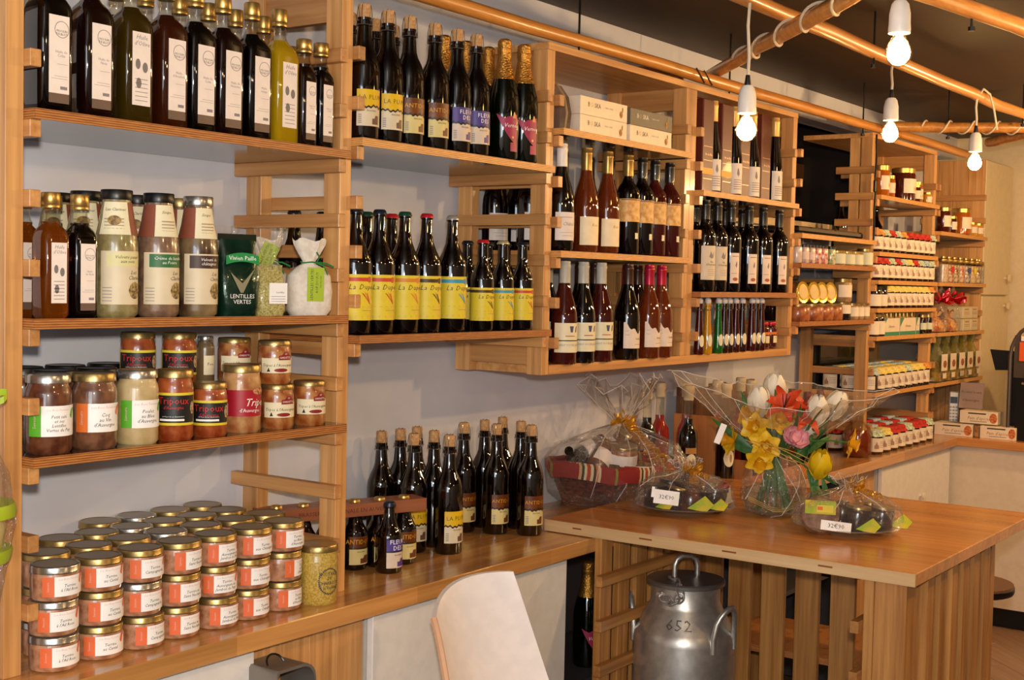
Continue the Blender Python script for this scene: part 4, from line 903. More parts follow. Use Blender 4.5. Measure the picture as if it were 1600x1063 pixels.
def l_slim(t, r, h):
    l = wrap(t, 'label', r+.0006, h*.02, h*.36, -42, 62, MATS['wine_label_pale'], 9); wrapshape(l, 'drawing', r+.0009, ((0, h*.24), (6, h*.31), (14, h*.30), (22, h*.24), (12, h*.21)), INKG); strips(l, 'fine_print', r+.001, tuple((h*(.17-.025*k), h*(.178-.025*k), -20, 45) for k in range(5)), INKG)
for i, x in enumerate(LAY['CRt']): wine(f'slim dark wine with gold capsule, {nth(i, 4)}, right cabinet top', x-.034, .008, 1.913, REDW, 'x', 'slim wines among the gift boxes', 'hock', l_slim, .302, .029)
WG3 = 'black capped wines in the right cabinet'
for i, x in enumerate(LAY['CRm']): wine(f'black capped wine, {nth(i, 7)}, front row, right cabinet middle shelf', x+(.024 if i == 0 else .012 if i == 1 else 0), .06 if i == 0 else .01, 1.585, REDW, 'k', WG3, 'bord', l_deer if i < 3 else l_narrow, .302, .0365)
for i, x in enumerate((4.05, 4.16, 4.28, 4.42)): wine(f'black capped wine, {nth(i, 4)}, back row, right cabinet middle shelf', x, .135, 1.585, REDW, 'k', WG3, 'bord', l_narrow, .302, .0365)
def swing(label, x, y, z, mat):
    t = thing('swing_top_bottle', label, 'bottle', (x, y, z), -.7, 'slender swing top bottles'); h = .186
    part('bottle', lathe(((0, 0), (.0155, 0), (.017, .004), (.0175, .02), (.014, .07), (.0105, .12), (.0085, .158), (.0105, .160), (.0105, .168), (0, .168)), 16), mat, t)
    part('stopper', lathe(((.0085, .168), (.0098, .170), (.0102, .180), (.008, .186), (0, .1865)), 14), P('stopper_white', '#d8d0cc', .3), t)
    part('wire_bail', tube(((-.012, 0, .150), (-.0135, 0, .165), (-.011, 0, .180), (.011, 0, .180), (.0135, 0, .165), (.012, 0, .150), (.004, -.013, .146), (-.004, -.013, .146), (-.012, 0, .150)), .0011, 5), SILV, t)
    wrapshape(t, 'oval_label', .0183, tuple(ell(12, .045, 30, .02, 14)), MATS['label_cream'])
LQ = {'r': P('liqueur_red', '#4a0c0a', .06, coat=1, trans=.3, ior=1.3), 'y': P('liqueur_yellow', '#d89a0a', .05, coat=1, trans=.3, ior=1.3), 'g': P('liqueur_green', '#0f6a1c', .05, coat=1, trans=.3, ior=1.3), 'b': P('liqueur_brown', '#3a160c', .05, coat=1, trans=.4, ior=1.3)}
SWX = LAY['CRs']
for i, x in enumerate(SWX):
    c = 'rrygbbrbbrbr'[i]
    swing(f'slender swing top bottle of {dict(r="red", y="yellow", g="green", b="brown")[c]} liqueur, {nth(i, 12)}, right cabinet floor', x, .05 if i in (0, 8) else .004, 1.378, LQ[c])
for i, x in enumerate((4.425, 4.49)):
    t = jar(f'little dark jar with orange band, {("left", "right")[i]} of two beside slender bottles', x, .04, 1.378, .0225, .098, P('liqueur_jar', '#4a1810', .1, coat=1), MATS['cap_red'], 'little jars at right cabinet floor', .7, .78)
    wrap(t, 'orange_band', .0231, .052, .062, -90, 90, STR_O, 9); wrap(t, 'label', .0231, .022, .048, -40, 50, MATS['label_cream'], 6)
# slicer boxes
GREYB = P('box_grey', '#6b6254', .5); WB = P('box_cream_white', '#eed9c0', .5); PIC = P('box_picture', '#c08038', .6, col2='#7a4a14', scale=90); PICG = P('box_picture_green', '#8a8a2a', .6); LB_ = P('ink_letter', '#4a3a2a', .5)
def slicer(label, x0, x1, z, h, mat, ink, y0=-.012, dep=.27):
    t = thing('slicer_box', label, 'box', ((x0+x1)/2, y0+dep/2, z), 0, 'boxed cheese slicers'); q = (x1-x0)/2; d = dep/2
    part('carton', M(('SB', round(q, 4), h), lambda bm: b_box(bm, -q, q, -d, d, 0, h, .001), False), mat, t)
    o = -q*.42; lettering(t, 'B', .019, ink, x=o-.030, y=-d-.0006, z=h*.58); lettering(t, 'O', .019, P('letter_yellow', '#d8a820', .5), x=o-.0145, y=-d-.0006, z=h*.58); lettering(t, 'SKA', .019, ink, x=o+.016, y=-d-.0006, z=h*.58)
    lettering(t, 'CHEESE CURLER', .0062, INKG if ink is LB_ else PAPER, x=q*.18, y=-d-.0006, z=h*.58)
    fpoly(t, 'picture', tuple(ell(q*.72, h*.40, h*.17, h*.20)), -d-.0006, PIC); fpoly(t, 'picture_top', tuple(ell(q*.78, h*.68, h*.07, h*.15)), -d-.0008, PICG)
bx = [3.077, 3.331, 3.349, 3.602]
slicer('white slicer box, upper of the left pair', bx[0]+.0, bx[1], 2.0765, .051, WB, LB_); slicer('white slicer box, lower of the left pair', bx[0], bx[1], 2.0245, .0515, WB, LB_)
slicer('dark grey slicer box on the right pair', bx[2], bx[3], 2.0765, .049, GREYB, PAPW); slicer('white slicer box, lower of the right pair', bx[2], bx[3], 2.0245, .0515, WB, LB_)
t = thing('clear_display_dome', 'clear curved plastic cheese cover left of the slicer boxes', 'cover', (2.978, .12, 2.0245))
def dome(bm):
    pr = [(-.13, 0), (-.135, .045), (-.125, .09), (-.10, .122), (-.06, .138), (0, .143), (.14, .143), (.15, 0)]
    b_loft(bm, [[(x, p[0], p[1]) for p in pr] for x in (0, .05)], True, True)
part('cover', M('dome', dome), film('smoky_plastic', 'd8ccc8', .08, haze=.12, hazecol='b0a49c'), t)
part('rim', tube([(.025, -.13, .004), (.025, -.136, .045), (.025, -.126, .09), (.025, -.101, .123), (.025, -.06, .139), (.025, .14, .144)], .004, 6), P('rim_brown', '#a08058', .4), t)
# ------------------------------------------------------------------ small goods, right hand bays
def tiny(label, x, y, z, r, h, body, lid, group, lab=None, rz=0, name='food_jar', lz=(.2, .6), la=(-50, 50), neck=.88):
    t = thing(name, label, 'jar', (x, y, z), rz-.75, group)
    part('jar', lathe(((0, 0), (r*.93, 0), (r, .004), (r, h*.76), (r*neck, h*.86), (0, h*.86)), 16), body, t)
    part('lid', lathe(((r*.94, h*.84), (r*.95, h*.98), (r*.85, h), (0, h)), 16), lid, t)
    if lab: wrap(t, 'label', r+.0008, h*lz[0], h*lz[1], la[0], la[1], lab, 6)
    return t
SPC = ['#b8b4b0', '#a884a0', '#8a5a4a', '#b02418', '#c83a22', '#5a9a2a']
for i, x in enumerate(LAY['b']):
    tiny(f'small spice bottle, {nth(i, 6)}, on the spice shelf', x, .0, 1.698, .0195, .072, P('spice_fill_'+'abcdef'[i], SPC[i], .2, coat=1, col2='#d8b8a8', scale=70), BLK, 'spice bottles', P('label_pale_pink', '#dcc0b4') if i in (1, 2) else None)
for i, x in enumerate(LAY['bj']):
    tiny(f'pale labelled square jar, {nth(i, 4)}, spice shelf', x, .0, 1.698, .034, (.058, .058, .06, .075)[i], food('pate', '#8a6a44', '#a8875c'), LIDG, 'pale labelled jars', P('label_sage', '#d2d0b4', .5), lz=(.1, .78), la=(-70, 70))
for i, x in enumerate(LAY['c']):
    tiny(f'low glass pâté jar with gold lid, {nth(i, 4)}, under the tins', x, .015, 1.478, .046, .066, food('pate_red', '#8a4020', '#b06a3a'), LIDG, 'low pâté jars', None)
TIN = P('tin_gold', '#d8b04a', .25, .75)
for i, x in enumerate(LAY['ct']):
    t = thing('gold_tin', f'round gold topped jar tilted to face the room, {nth(i, 4)}', 'tin', (x, .012, 1.587), 0, 'tilted gold topped jars', (math.radians(84), 0, math.radians(-12)))
    part('jar', lathe(((0, -.05), (.039, -.05), (.041, -.045), (.041, -.008), (.037, -.002), (0, -.002)), 22), MATS['food_pate_red'], t)
    part('lid', lathe(((.0425, -.006), (.043, .004), (.041, .006), (.032, .0045), (.031, .006), (.0, .006)), 24), TIN, t)
    part('round_label', lathe(((.027, .0066), (.0, .0068)), 22), P('label_gold_cream', '#d8b878', .5), t)
J = LAY['cj']
tiny('dark jar with white label beside the gold tins', J[0], .015, 1.478, .037, .072, P('jam_dark', '#1e0e0a', .15, coat=1), LIDG, None, P('label_warm_white', '#e6d4bc', .5), lz=(.35, .85))
tiny('taller jar standing on top of the dark labelled jar', J[0]+.02, .022, 1.551, .038, .095, MATS['food_pate'], LIDG, None, MATS['label_warm_white'], lz=(.2, .72))
for i, x in enumerate((5.185, 5.245, 5.31)): tiny(f'small white labelled jar, {nth(i, 3)}, at right of the tin shelf', x, .0, 1.478, .028, .068, MATS['food_pate'], LIDG, 'small white labelled jars', MATS['label_warm_white'], lz=(.2, .75))
for i, x in enumerate((4.69, 4.86)): tiny(f'tall black lidded jar behind the gold tins, {("left", "right")[i]} of two', x, .14, 1.478, .042, .158, MATS['jam_dark'], BLK, 'black lidded jars', None)
t = thing('black_tray', 'flat black appliance tray on the shelf beside the tall ladder', 'tray', (4.95, .13, 1.808))
part('tray', M('tray', lambda bm: b_box(bm, -.33, .34, -.13, .15, .006, .03, .006), False), P('gloss_black', '#0a0a0b', .12, coat=1), t)
for sx in (-.28, .28): pbox('foot', sx-.02, sx+.02, -.1, .1, 0, .006, BLK, t)
t = thing('black_cable', 'thin black cable hanging down the ladder beside the dark opening', 'cable', (5.335, -.026, 1.81))
part('wire', tube([(.004*math.sin(i*1.3), 0, .44*i/14) for i in range(15)], .0045, 6), BLK, t); part('clip', boxm(.02, .012, .05, .003), BLK, t, (0, 0, .2))

HON = [P('honey_amber', '#a8560c', .1, coat=1), P('honey_dark', '#4a1606', .1, coat=1), P('honey_pale', '#c88a2a', .1, coat=1)]
LW = MATS['label_warm_white']
def honey(label, x, y, z, r, h, m, group='honey jars'):
    t = tiny(label, x, y, z, r, h, HON[m], GOLD, group, LW, lz=(.22, .66), la=(-25, 62), neck=.9)
    wrapshape(t, 'picture', r+.0012, tuple(ell(44, h*.36, 14, h*.07)), MATS['picture_label'])
HX = LAY['s1']
for i, (r, h, m, nm) in enumerate(((.036, .135, 0, 'tall amber honey jar at left end'), (.027, .10, 0, 'smaller amber honey jar'), (.055, .145, 1, 'very large dark honey jar'), (.025, .085, 1, 'little dark bottle shaped honey jar'), (.036, .105, 0, 'amber honey jar beside little dark one'), (.024, .06, 2, 'tiny honey jar at right end'))):
    honey(nm+', uppermost jam bay shelf', HX[i]-(.05 if i == 5 else 0), .02 if i != 4 else .05, 2.004, r, h, m)
TX = LAY['t1']
for i, (r, h, m, nm) in enumerate(((.036, .12, 1, 'dark honey jar at left end'), (.026, .085, 1, 'small dark honey jar'), (.05, .13, 0, 'wide amber honey jar'), (.03, .07, 2, 'low honey jar, left of two'), (.03, .07, 2, 'low honey jar, right of two'))):
    honey(nm+', top far right shelf', TX[i], .0, 1.885, r, h, m)
CL = {'r': P('cloth_red', '#a82018', .8, col2='#c83a2a', scale=120), 'y': P('cloth_yellow', '#d8b83a', .8, col2='#e8d48a', scale=140), 'g': P('cloth_green', '#8aa88a', .8, col2='#dcd8b8', scale=140), 'o': P('cloth_orange', '#c8702a', .8, col2='#e0a85a', scale=140), 'b': P('cloth_blue', '#7a98a8', .8, col2='#c8d0cc', scale=160)}
JAM = P('jam_fill', '#240c08', .12, coat=1)
CASTLE = P('castle_print', '#a8826a', .6)
def jam(label, x, y, z, c, group, rz=0, r=.0345, h=.098):
    t = thing('jam_jar', label, 'jar', (x, y, z), rz-.75, group)
    part('jar', lathe(((0, 0), (r*.94, 0), (r, .004), (r, h*.74), (r*.9, h*.8), (0, h*.8)), 16), JAM, t)
    def cloth(bm):
        n = 20; R = []
        for k, (a, zz) in enumerate(((1.16, .72), (1.06, .80), (.93, .84), (.96, .93), (.88, .98), (.4, 1.0))):
            R.append([(r*a*(1+.07*math.sin(i*2.513+k*.3)*(k < 3))*math.cos(2*PI*i/n), r*a*(1+.07*math.sin(i*2.513)*(k < 3))*math.sin(2*PI*i/n), h*zz+.003*math.sin(i*2.513)*(k < 2)) for i in range(n)])
        b_loft(bm, R, False, True)
    part('cloth_top', M(('cloth', r, h), cloth), CL[c], t)
    l = wrap(t, 'label', r+.0008, h*.12, h*.66, -62, 66, LW, 8)
    wrapshape(l, 'castle', r+.0013, ((-24, h*.24), (-24, h*.36), (-15, h*.42), (-10, h*.56), (-5, h*.42), (6, h*.36), (6, h*.24)), CASTLE)
    strips(l, 'fine_print', r+.0013, tuple((h*(.50-.07*i), h*(.515-.07*i), 12, 56) for i in range(4)), INKG)
    return t
def jamrow(z, y, xs, cols, where, group):
    for i, (x, c) in enumerate(zip(xs, cols)):
        jam(f'jam jar with {dict(r="red", y="yellow", g="green", o="orange", b="blue")[c]} cloth top, {nth(i, len(xs))}, {where}', x, y, z, c, group)
def span(a, b, n): return [a+(b-a)*i/(n-1) for i in range(n)]
jamrow(1.764, .005, span(5.44, 5.732, 5)+span(5.835, 6.13, 5), 'ogrgorrrrg', 'second jam bay shelf', 'jam jars on the second jam shelf')
jamrow(1.644, .005, span(5.44, 6.05, 9)+[6.13], 'rrgrgyrgbg', 'third jam bay shelf', 'jam jars on the third jam shelf')
for i in range(2): tiny(f'dark lidded jar with red edged label, {("left", "right")[i]} of two', 5.44+.075*i, .005, 1.524, .034, .095, JAM, BLK, 'plain jars left of the yellow tops', LW, lz=(.1, .62))
jamrow(1.524, .005, span(5.60, 6.13, 8), 'yyyyyyyo', 'fourth jam bay shelf', 'jam jars on the fourth jam shelf')
for i in range(2): tiny(f'little dark flask with white label, {("left", "right")[i]} of two', 5.435+.07*i, .005, 1.404, .031, .095, JAM, LIDG, 'little flasks beside the cartons', LW, lz=(.08, .68))
for i, (a, b) in enumerate(((5.56, 5.765), (5.775, 5.98), (5.99, 6.04))):
    t = thing('bottle_carton', f'white and green bottle carton, {nth(i, 3)}', 'carton', ((a+b)/2, .06, 1.404), 0, 'white and green cartons'); q = (b-a)/2
    part('carton', M(('BCa', round(q, 3)), lambda bm: b_box(bm, -q, q, -.06, .06, 0, .074), False), LW, t)
    pbox('green_foot', -q-.0005, q+.0005, -.0606, -.06, .0, .014, P('carton_green', '#3a8a6a', .5), t)
    fpoly(t, 'green_corner', ((-q, .035), (-q, .074), (-q+min(.05, q), .074)), -.0608, MATS['carton_green']); lettering(t, "L'Auvergne", .016 if i < 2 else .006, INKG, x=0, y=-.061, z=.038, shear=.3)
    for k in range(max(1, round(q/.026))):
        part('bottle_cap', lathe(((.013, 0), (.0145, .012), (.0125, .026), (0, .027)), 12), GOLD, t, (-q+.026+.05*k if i < 2 else 0, -.03, .074))
for i in range(3): tiny(f'dark round jar, {nth(i, 3)}, beside the green cartons', 6.075+.041*i-(0 if i < 3 else 0), (.0, .07, .0)[i], 1.404, .0195, .088, JAM, GOLD, 'dark jars beside the cartons', MATS['label_sage'], lz=(.2, .55))
JG = 'jam jars on the lowest jam shelf'
for j in range(3):
    for i, x in enumerate(span(5.44, 6.12, 9)):
        c = 'byyyygyyo'[i] if j == 0 else ('b' if (i+j) % 3 else 'y')
        w_ = dict(y='yellow', g='green', o='orange', b='blue')[c]
        jam(f'{w_} cloth jam jar, {("front", "middle", "back")[j]} row, {nth(i, 9)}, lowest jam shelf', x, .01+.085*j, 1.164, c, JG, -.9 if i == 0 else 0, .036, .104)
JG = 'jam jars standing on the counter'
for j in range(3):
    for i, x in enumerate(span(5.44, 6.10, 8)):
        c = 'gyrrgrrg'[i] if j == 0 else ('b' if (i+j) % 2 else 'r')
        jam(f'{dict(y="yellow", g="pale green", r="red", b="blue")[c]} cloth jam jar, {("front", "middle", "back")[j]} row, {nth(i, 8)}, on counter', x, -.02+.09*j, .9, c, JG, 0, .0375, .108)
t = thing('black_crate', 'black box at the back of lowest jam shelf', 'box', (5.72, .275, 1.164))
part('carton', boxm(.5, .055, .21, .004), P('crate_black', '#14120f', .3, coat=.5), t); pbox('lid_rim', -.252, .252, -.029, .029, .19, .2, BLK, t)

for i in range(4): crown(f'dark bottle at the back of second jam shelf, {nth(i, 4)}', 5.53+.145*i, .2, 1.764, .215, .036, CAPS['n'], BAND['k'], 'dark bottles behind the jam jars', False)
# candy tubes, bags
CC_ = ['#c8a0a0', '#b0302a', '#7a4a3a', '#c84a4a', '#3a4a8a', '#d89a2a', '#8a5a4a', '#8a90a0']
for i, x in enumerate(LAY['t2'][:7]+[6.938]):
    t = thing('candy_tube', f'clear tube of coloured sweets with gold cap, {nth(i, 8)}', 'jar', (x, .0, 1.644), 0, 'candy tubes')
    part('sweets', lathe(((0, .002), (.026, .002), (.0265, .01), (.0265, .088), (0, .090)), 16), P('sweets_'+'abcdefgh'[i], CC_[i], .2, coat=.8, col2='#e0c8a8', scale=75, bump=.5), t)
    part('tube', lathe(((.0285, 0), (.029, .004), (.029, .098), (.025, .104)), 16), GLASS, t)
    part('cap', lathe(((.026, .098), (.0275, .102), (.0275, .112), (.012, .118), (.012, .126), (0, .128)), 16), GOLD, t)
    if i in (1, 4, 5): wrap(t, 'label', .0294, .05, .078, -40, 60, (RED, P('label_navy', '#3a4a8a'), YEL)[(1, 4, 5).index(i)], 5)
def crinkle(bm, hw, hd, h, n=18, s=1, topw=1.0):
    rnd = random.Random(s); R = []
    for k, (f, a, b_) in enumerate(((0, .85, .85), (.05, 1, 1), (.3, 1.02, 1), (.55, .9, .85), (.68, .5, .45), (.74, .34, .3), (.84, .6*topw, .45), (1, 1.0*topw, .5))):
        R.append([(p[0]*(1+rnd.uniform(-.09, .09)), p[1]*(1+rnd.uniform(-.12, .12)), h*f+(rnd.uniform(-.015, .015) if k > 5 else 0)) for p in sring(hw*a, hd*b_, 0, 2.6, n)])
    b_loft(bm, R, True, False)
def bow(t, c, rad, mat, n=7, s=3):
    rnd = random.Random(s)
    for k in range(n):
        a = 2*PI*k/n+rnd.uniform(-.3, .3); e = rnd.uniform(-.2, .9)
        pts = []
        for i in range(9):
            u = PI*i/8; rr = rad*math.sin(u)**.7; sp = .35*math.cos(u)
            pts.append((c[0]+rr*math.cos(a+sp)*math.cos(e), c[1]+rr*math.sin(a+sp)*math.cos(e), c[2]+rr*math.sin(e)+rad*.15*math.sin(2*u)))
        def fn(bm, pts=pts):
            w_ = rad*.22; V = [(bm.verts.new((p[0], p[1], p[2]-w_/2)), bm.verts.new((p[0], p[1], p[2]+w_/2))) for p in pts]
            for p, q in zip(V, V[1:]): bm.faces.new((p[0], q[0], q[1], p[1]))
        part('ribbon_loop', M(('bow', c, rad, n, s, k), fn), mat, t)
def curls(t, a, b, mat, n=5, s=1, r=.012):
    rnd = random.Random(s); a, b = Vector(a), Vector(b)
    for k in range(n):
        o = Vector((rnd.uniform(-1, 1), rnd.uniform(-1, 1), rnd.uniform(-1, 1)))*.02
        part('curled_ribbon', tube(helix(a, b+o*1.5, r*rnd.uniform(.6, 1.1), rnd.uniform(5, 8), 60, rnd.uniform(0, 6)), .0022, 5), mat, t)
REDR = P('ribbon_red', '#c01018', .2, .3, coat=.5); GRIBN = P('ribbon_gold', '#d89a2a', .22, .6)
for i, x in enumerate((6.31, 6.50)):
    t = thing('sweet_bag', f'cellophane bag with shiny red bow, {("left", "right")[i]} of two', 'bag', (x, .02, 1.404), 0, 'red bowed bags')
    part('sweets', M('sbfill', lambda bm: crinkle(bm, .075, .05, .10, s=5)), P('bag_sweets', '#9a4a1c', .2, coat=.8, col2='#d8a05a', scale=45, bump=.6), t)
    part('wrapper', M('sbwrap', lambda bm: crinkle(bm, .082, .055, .215, s=6, topw=.8)), CELLO, t)
    bow(t, (0, -.03, .155), .065, REDR, 8, 4+i)
for i, (x, y, z) in enumerate(((6.735, .03, 1.404), (6.865, .03, 1.404), (6.73, .032, 1.466), (6.865, .032, 1.466))):
    t = thing('sweet_box', f'small cream sweet box, {("lower left", "lower right", "upper left", "upper right")[i]} of four stacked', 'box', (x, y, z), 0, 'small stacked sweet boxes')
    part('carton', boxm(.118, .08, .06, .002), P('box_cream', '#d2bf9a', .5), t); pbox('dark_band', -.03, .03, -.0408, -.04, .043, .049, CASTLE, t); fbars(t, 'fine_print', ((-.04, .04, .03, .032), (-.04, .04, .022, .024)), -.0408, INKG)
for i, x in enumerate(LAY['t4']):
    t = thing('biscuit_bag', f'clear biscuit bag with paper header label, {nth(i, 5)}', 'bag', (x+.03, .01, 1.164), 0, 'biscuit bags')
    part('biscuits', M('bbfill', lambda bm: crinkle(bm, .055, .034, .09, s=8)), P('biscuit_fill', '#8a5228', .5, col2='#c08a4a', scale=60, coat=.4, bump=.5), t)
    part('wrapper', M('bbwrap', lambda bm: crinkle(bm, .06, .038, .235, s=9, topw=.9)), film('cellophane_green', 'e6e6a8', .06, 1.0, 40, .08, .12, 'c8c060'), t)
    l = pbox('label', -.045, .045, -.0425, -.0412, .055, .135, LW, t); fpoly(l, 'picture', tuple(ell(.006, -.008, .026, .018)), -.0012, P('biscuit_print', '#7a3a1c', .6, col2='#b06a3a', scale=120)); pbox('small_label', -.022, .03, -.043, -.042, .018, .043, LW, t)

# cash counter ------------------------------------------------------------
for i, (y0, y1, z) in enumerate(((.035, -.148, .9), (-.185, -.352, .9), (-.083, -.262, .966))):
    t = thing('biscuit_box', ('long cream biscuit box on cash counter, lower left', 'long cream biscuit box on cash counter, lower right', 'long cream biscuit box on top of the lower two')[i], 'box', (6.46+(.012 if i == 2 else 0), (y0+y1)/2, z), -PI/2, 'biscuit boxes on the cash counter'); q = abs(y1-y0)/2
    part('carton', M(('bb', round(q, 3)), lambda bm: b_box(bm, -q, q, -.045, .06, 0, .06, .001), False), P('biscuit_box_cream', '#ecd6b8', .5), t)
    lettering(t, "Pain d'épices", .021, P('print_rose', '#a0684a', .6), x=-.0, y=-.0455, z=.026, shear=.3); fbars(t, 'dark_band', ((-.05, .035, .046, .052),), -.0455, P('print_dark', '#3a2a1c', .5)); fbars(t, 'fine_print', ((-.04, .04, .010, .013),), -.0455, INKG)
    fpoly(t, 'picture', tuple(ell(q*.78, .03, q*.2, .024)), -.0456, P('cake_print', '#b04a1c', .6, col2='#d88a4a', scale=90))
for (y0, y1) in ((-.182, -.152), (.075, .039)):
    t = thing('cookie_pack', 'clear pack between the two lower biscuit boxes' if y0 < 0 else 'clear pack left of the lower biscuit boxes', 'pack', (6.47, (y0+y1)/2, .9))
    part('cookies', boxm(.09, .026, .055, .004), MATS['biscuit_fill'], t); part('wrapper', boxm(.096, .029, .061, .003), CELLO, t)
t = thing('cordless_phone', 'silver grey cordless phone standing in its cradle', 'phone', (6.49, .005, .963), -PI/2+.25)
t.location = (6.55, -.015, .9)
part('cradle', boxm(.07, .08, .045, .008), P('phone_dark', '#3a3835', .4), t)
hb = part('handset', M('hs', lambda bm: b_box(bm, -.024, .024, -.012, .012, 0, .165, .006), False), P('phone_silver', '#b8aca0', .35, .2), t, (0, 0, .04), (-.15, 0, 0))
pbox('screen', -.017, .017, -.0128, -.012, .105, .138, P('screen_dark', '#15181a', .15), hb)
for a in range(3):
    for b in range(5): part('key', boxm(.010, .002, .009), P('phone_key', '#8a7e74', .4), hb, (-.014+.014*a, -.0125, .018+.016*b))
t = thing('sign_card', 'leaning grey acrylic sign with two lines of writing', 'sign', (6.62, -.105, .966+.061), -PI/2, None, (-.22, 0, -PI/2))
t.location = (6.535, -.10, .966+.0605)
part('plaque', M('plq', lambda bm: b_box(bm, -.058, .058, -.003, .003, 0, .13, .002), False), P('plaque', '#b09484', .35), t)
lettering(t, 'Produits locaux', .0155, P('plaque_ink', '#5a4238', .6), x=0, y=-.0036, z=.082); lettering(t, "d'Auvergne", .018, MATS['plaque_ink'], x=0, y=-.0036, z=.042)
t = thing('coffee_machine', 'tall black rounded coffee machine at the right edge', 'machine', (6.55, -.47, .9))
def arch(bm, w0, w1, h, y):
    pr = [(w0, 0), (w0, h*.72)]+[(w0+(w1-w0)*.32*(1-math.cos(PI/2*i/6)), h*.72+h*.28*math.sin(PI/2*i/6)) for i in range(1, 7)]+[(w1, h), (w1, 0)]
    b_loft(bm, [[(yy, -x_, z) for x_, z in pr] for yy in y])
part('body', M('cmb', lambda bm: arch(bm, -.13, .3, .55, (-.12, .22))), P('machine_black', '#0e0d0d', .3), t)
part('chrome_trim', tube([(-.122, .16, .03), (-.122, .16, .40)]+[(-.122, .16-.15*(1-math.cos(PI/2*i/6)), .40+.165*math.sin(PI/2*i/6)) for i in range(1, 7)]+[(-.122, -.3, .565)], .009, 8), P('trim_grey', '#6a6058', .3, .6), t)
pbox('front_glass', -.125, -.12, -.28, .142, .30, .50, P('machine_panel', '#4a4038', .25), t)
pbox('orange_sticker', -.129, -.125, -.2, .118, .38, .47, P('sticker_orange', '#e05a22', .5), t); pbox('green_sticker', -.129, -.125, -.2, .09, .30, .345, P('sticker_green', '#1e8a3a', .5), t); pbox('white_sticker', -.129, -.125, -.2, .112, .475, .498, PAPER, t)
part('spout', tube([(-.13, .1, .275), (-.14, .05, .272), (-.14, -.1, .272)], .006, 6), SILV, t)
t = thing('display_screen', 'small black customer display beside the coffee machine', 'screen', (6.56, -.25, .9))
part('screen', M('scr', lambda bm: b_loft(bm, [[(yy, -x_, z) for x_, z in ((-.058, .425), (.075, .42), (.07, .33), (-.03, .325))] for yy in (-.05, -.025)]), False), BLK, t)
part('stand', boxm(.03, .03, .34), BLK, t, (.01, -.05, 0)); part('base', boxm(.1, .1, .012, .003), BLK, t, (.01, -.05, 0))

# ------------------------------------------------------------------ chair, stools, milk can
SH = P('chair_white', '#e8ddd8', .3)
t = thing('bar_chair', 'white moulded bar chair with curved back before the white cabinet', 'chair', (2.27, -.30, 0), -.12)
def shell(bm, off):
    R = []
    for k in range(12):
        f = k/11
        z = .60+.35*f; hw = .165-.045*f; yb = -.06+.13*f
        row = []
        for i in range(13):
            u = -1+2*i/12
            zt = z-.065*((1-u)/2)**2*f**3
            row.append((hw*u, yb-.06*u*u+off, zt))
        R.append(row)
    return R
def shellm(bm):
    a = shell(bm, 0); b = shell(bm, .012)
    b_loft(bm, [r+r2[::-1] for r, r2 in zip(a, b)])
part('backrest', M('shell', shellm), SH, t)
part('seat', M('cseat', lambda bm: b_loft(bm, [sring(.20, .19, .588, 3.2), sring(.21, .20, .594, 3.2), sring(.21, .20, .602, 3.2)])), SH, t, (0, -.17, 0))
part('wood_edge', tube([(-(.165-.045*k/11)-.003, -.06+.13*k/11-.054, .60+.35*k/11-.065*(k/11)**3) for k in range(12)], .0075, 6), P('edge_birch', '#d8a884', .5), t)
CHR = P('chrome', '#b0b0b0', .12, 1)
for sx in (-1, 1):
    for sy in (-1, 1): part('leg', tube(((.13*sx, -.17+.12*sy, .59), (.2*sx, -.17+.19*sy, 0)), .011, 8), CHR, t)
part('footrest', tube([(.18*a, -.17+.17*b, .2) for a, b in ((-1, -1), (1, -1), (1, 1), (-1, 1))], .008, 6, True), CHR, t)
def stool(label, x, y, zs):
    t = thing('round_stool', label, 'stool', (x, y, 0), 0, 'round bar stools')
    part('seat', lathe(((0, zs-.028), (.15, zs-.028), (.153, zs-.02), (.153, zs-.008), (.15, zs-.007), (0, zs-.007)), 32), BLK, t); part('seat_top', lathe(((.151, zs-.007), (.15, zs), (0, zs)), 32), P('stool_brown', '#6a4a34', .4), t)
    part('column', lathe(((.024, .05), (.024, zs-.03)), 16), CHR, t)
    part('base', lathe(((.2, 0), (.2, .012), (.05, .03), (.03, .3), (0, .3)), 28), BLK, t)
stool('round brown topped stool sticking out behind table right side', 4.255, -.765, .672)
stool('round stool seen between the table slats', 4.33, -.33, .66)

AL = P('aluminium', '#b4afa8', .36, .8, bump=.05, scale=35, col2='#c6c1ba')
t = thing('milk_can', 'old dented aluminium milk can with chained lid under the table', 'milk can', (3.315, -.255, 0))
part('body', lathe(((0, .0), (.140, 0), (.146, .01), (.1475, .3), (.1475, .600), (.145, .618), (.138, .632), (.104, .692), (.099, .704), (.0985, .755), (.103, .757)), 48), AL, t)
lid = part('lid', lathe(((.105, .752), (.111, .754), (.112, .764), (.108, .768), (.095, .7665), (.05, .774), (0, .776)), 44), P('aluminium_dark', '#8e8984', .38, .8, bump=.05, scale=30), t)
A_ = math.radians(-35)
def rotp(pts, a): return [(p[0]*math.cos(a)-p[1]*math.sin(a), p[0]*math.sin(a)+p[1]*math.cos(a), p[2]) for p in pts]
part('lid_handle', tube(rotp([(-.036, 0, .770), (-.036, 0, .805), (-.030, 0, .822), (-.014, 0, .832), (.014, 0, .832), (.030, 0, .822), (.036, 0, .805), (.036, 0, .770)], A_), .0075, 10), AL, lid)
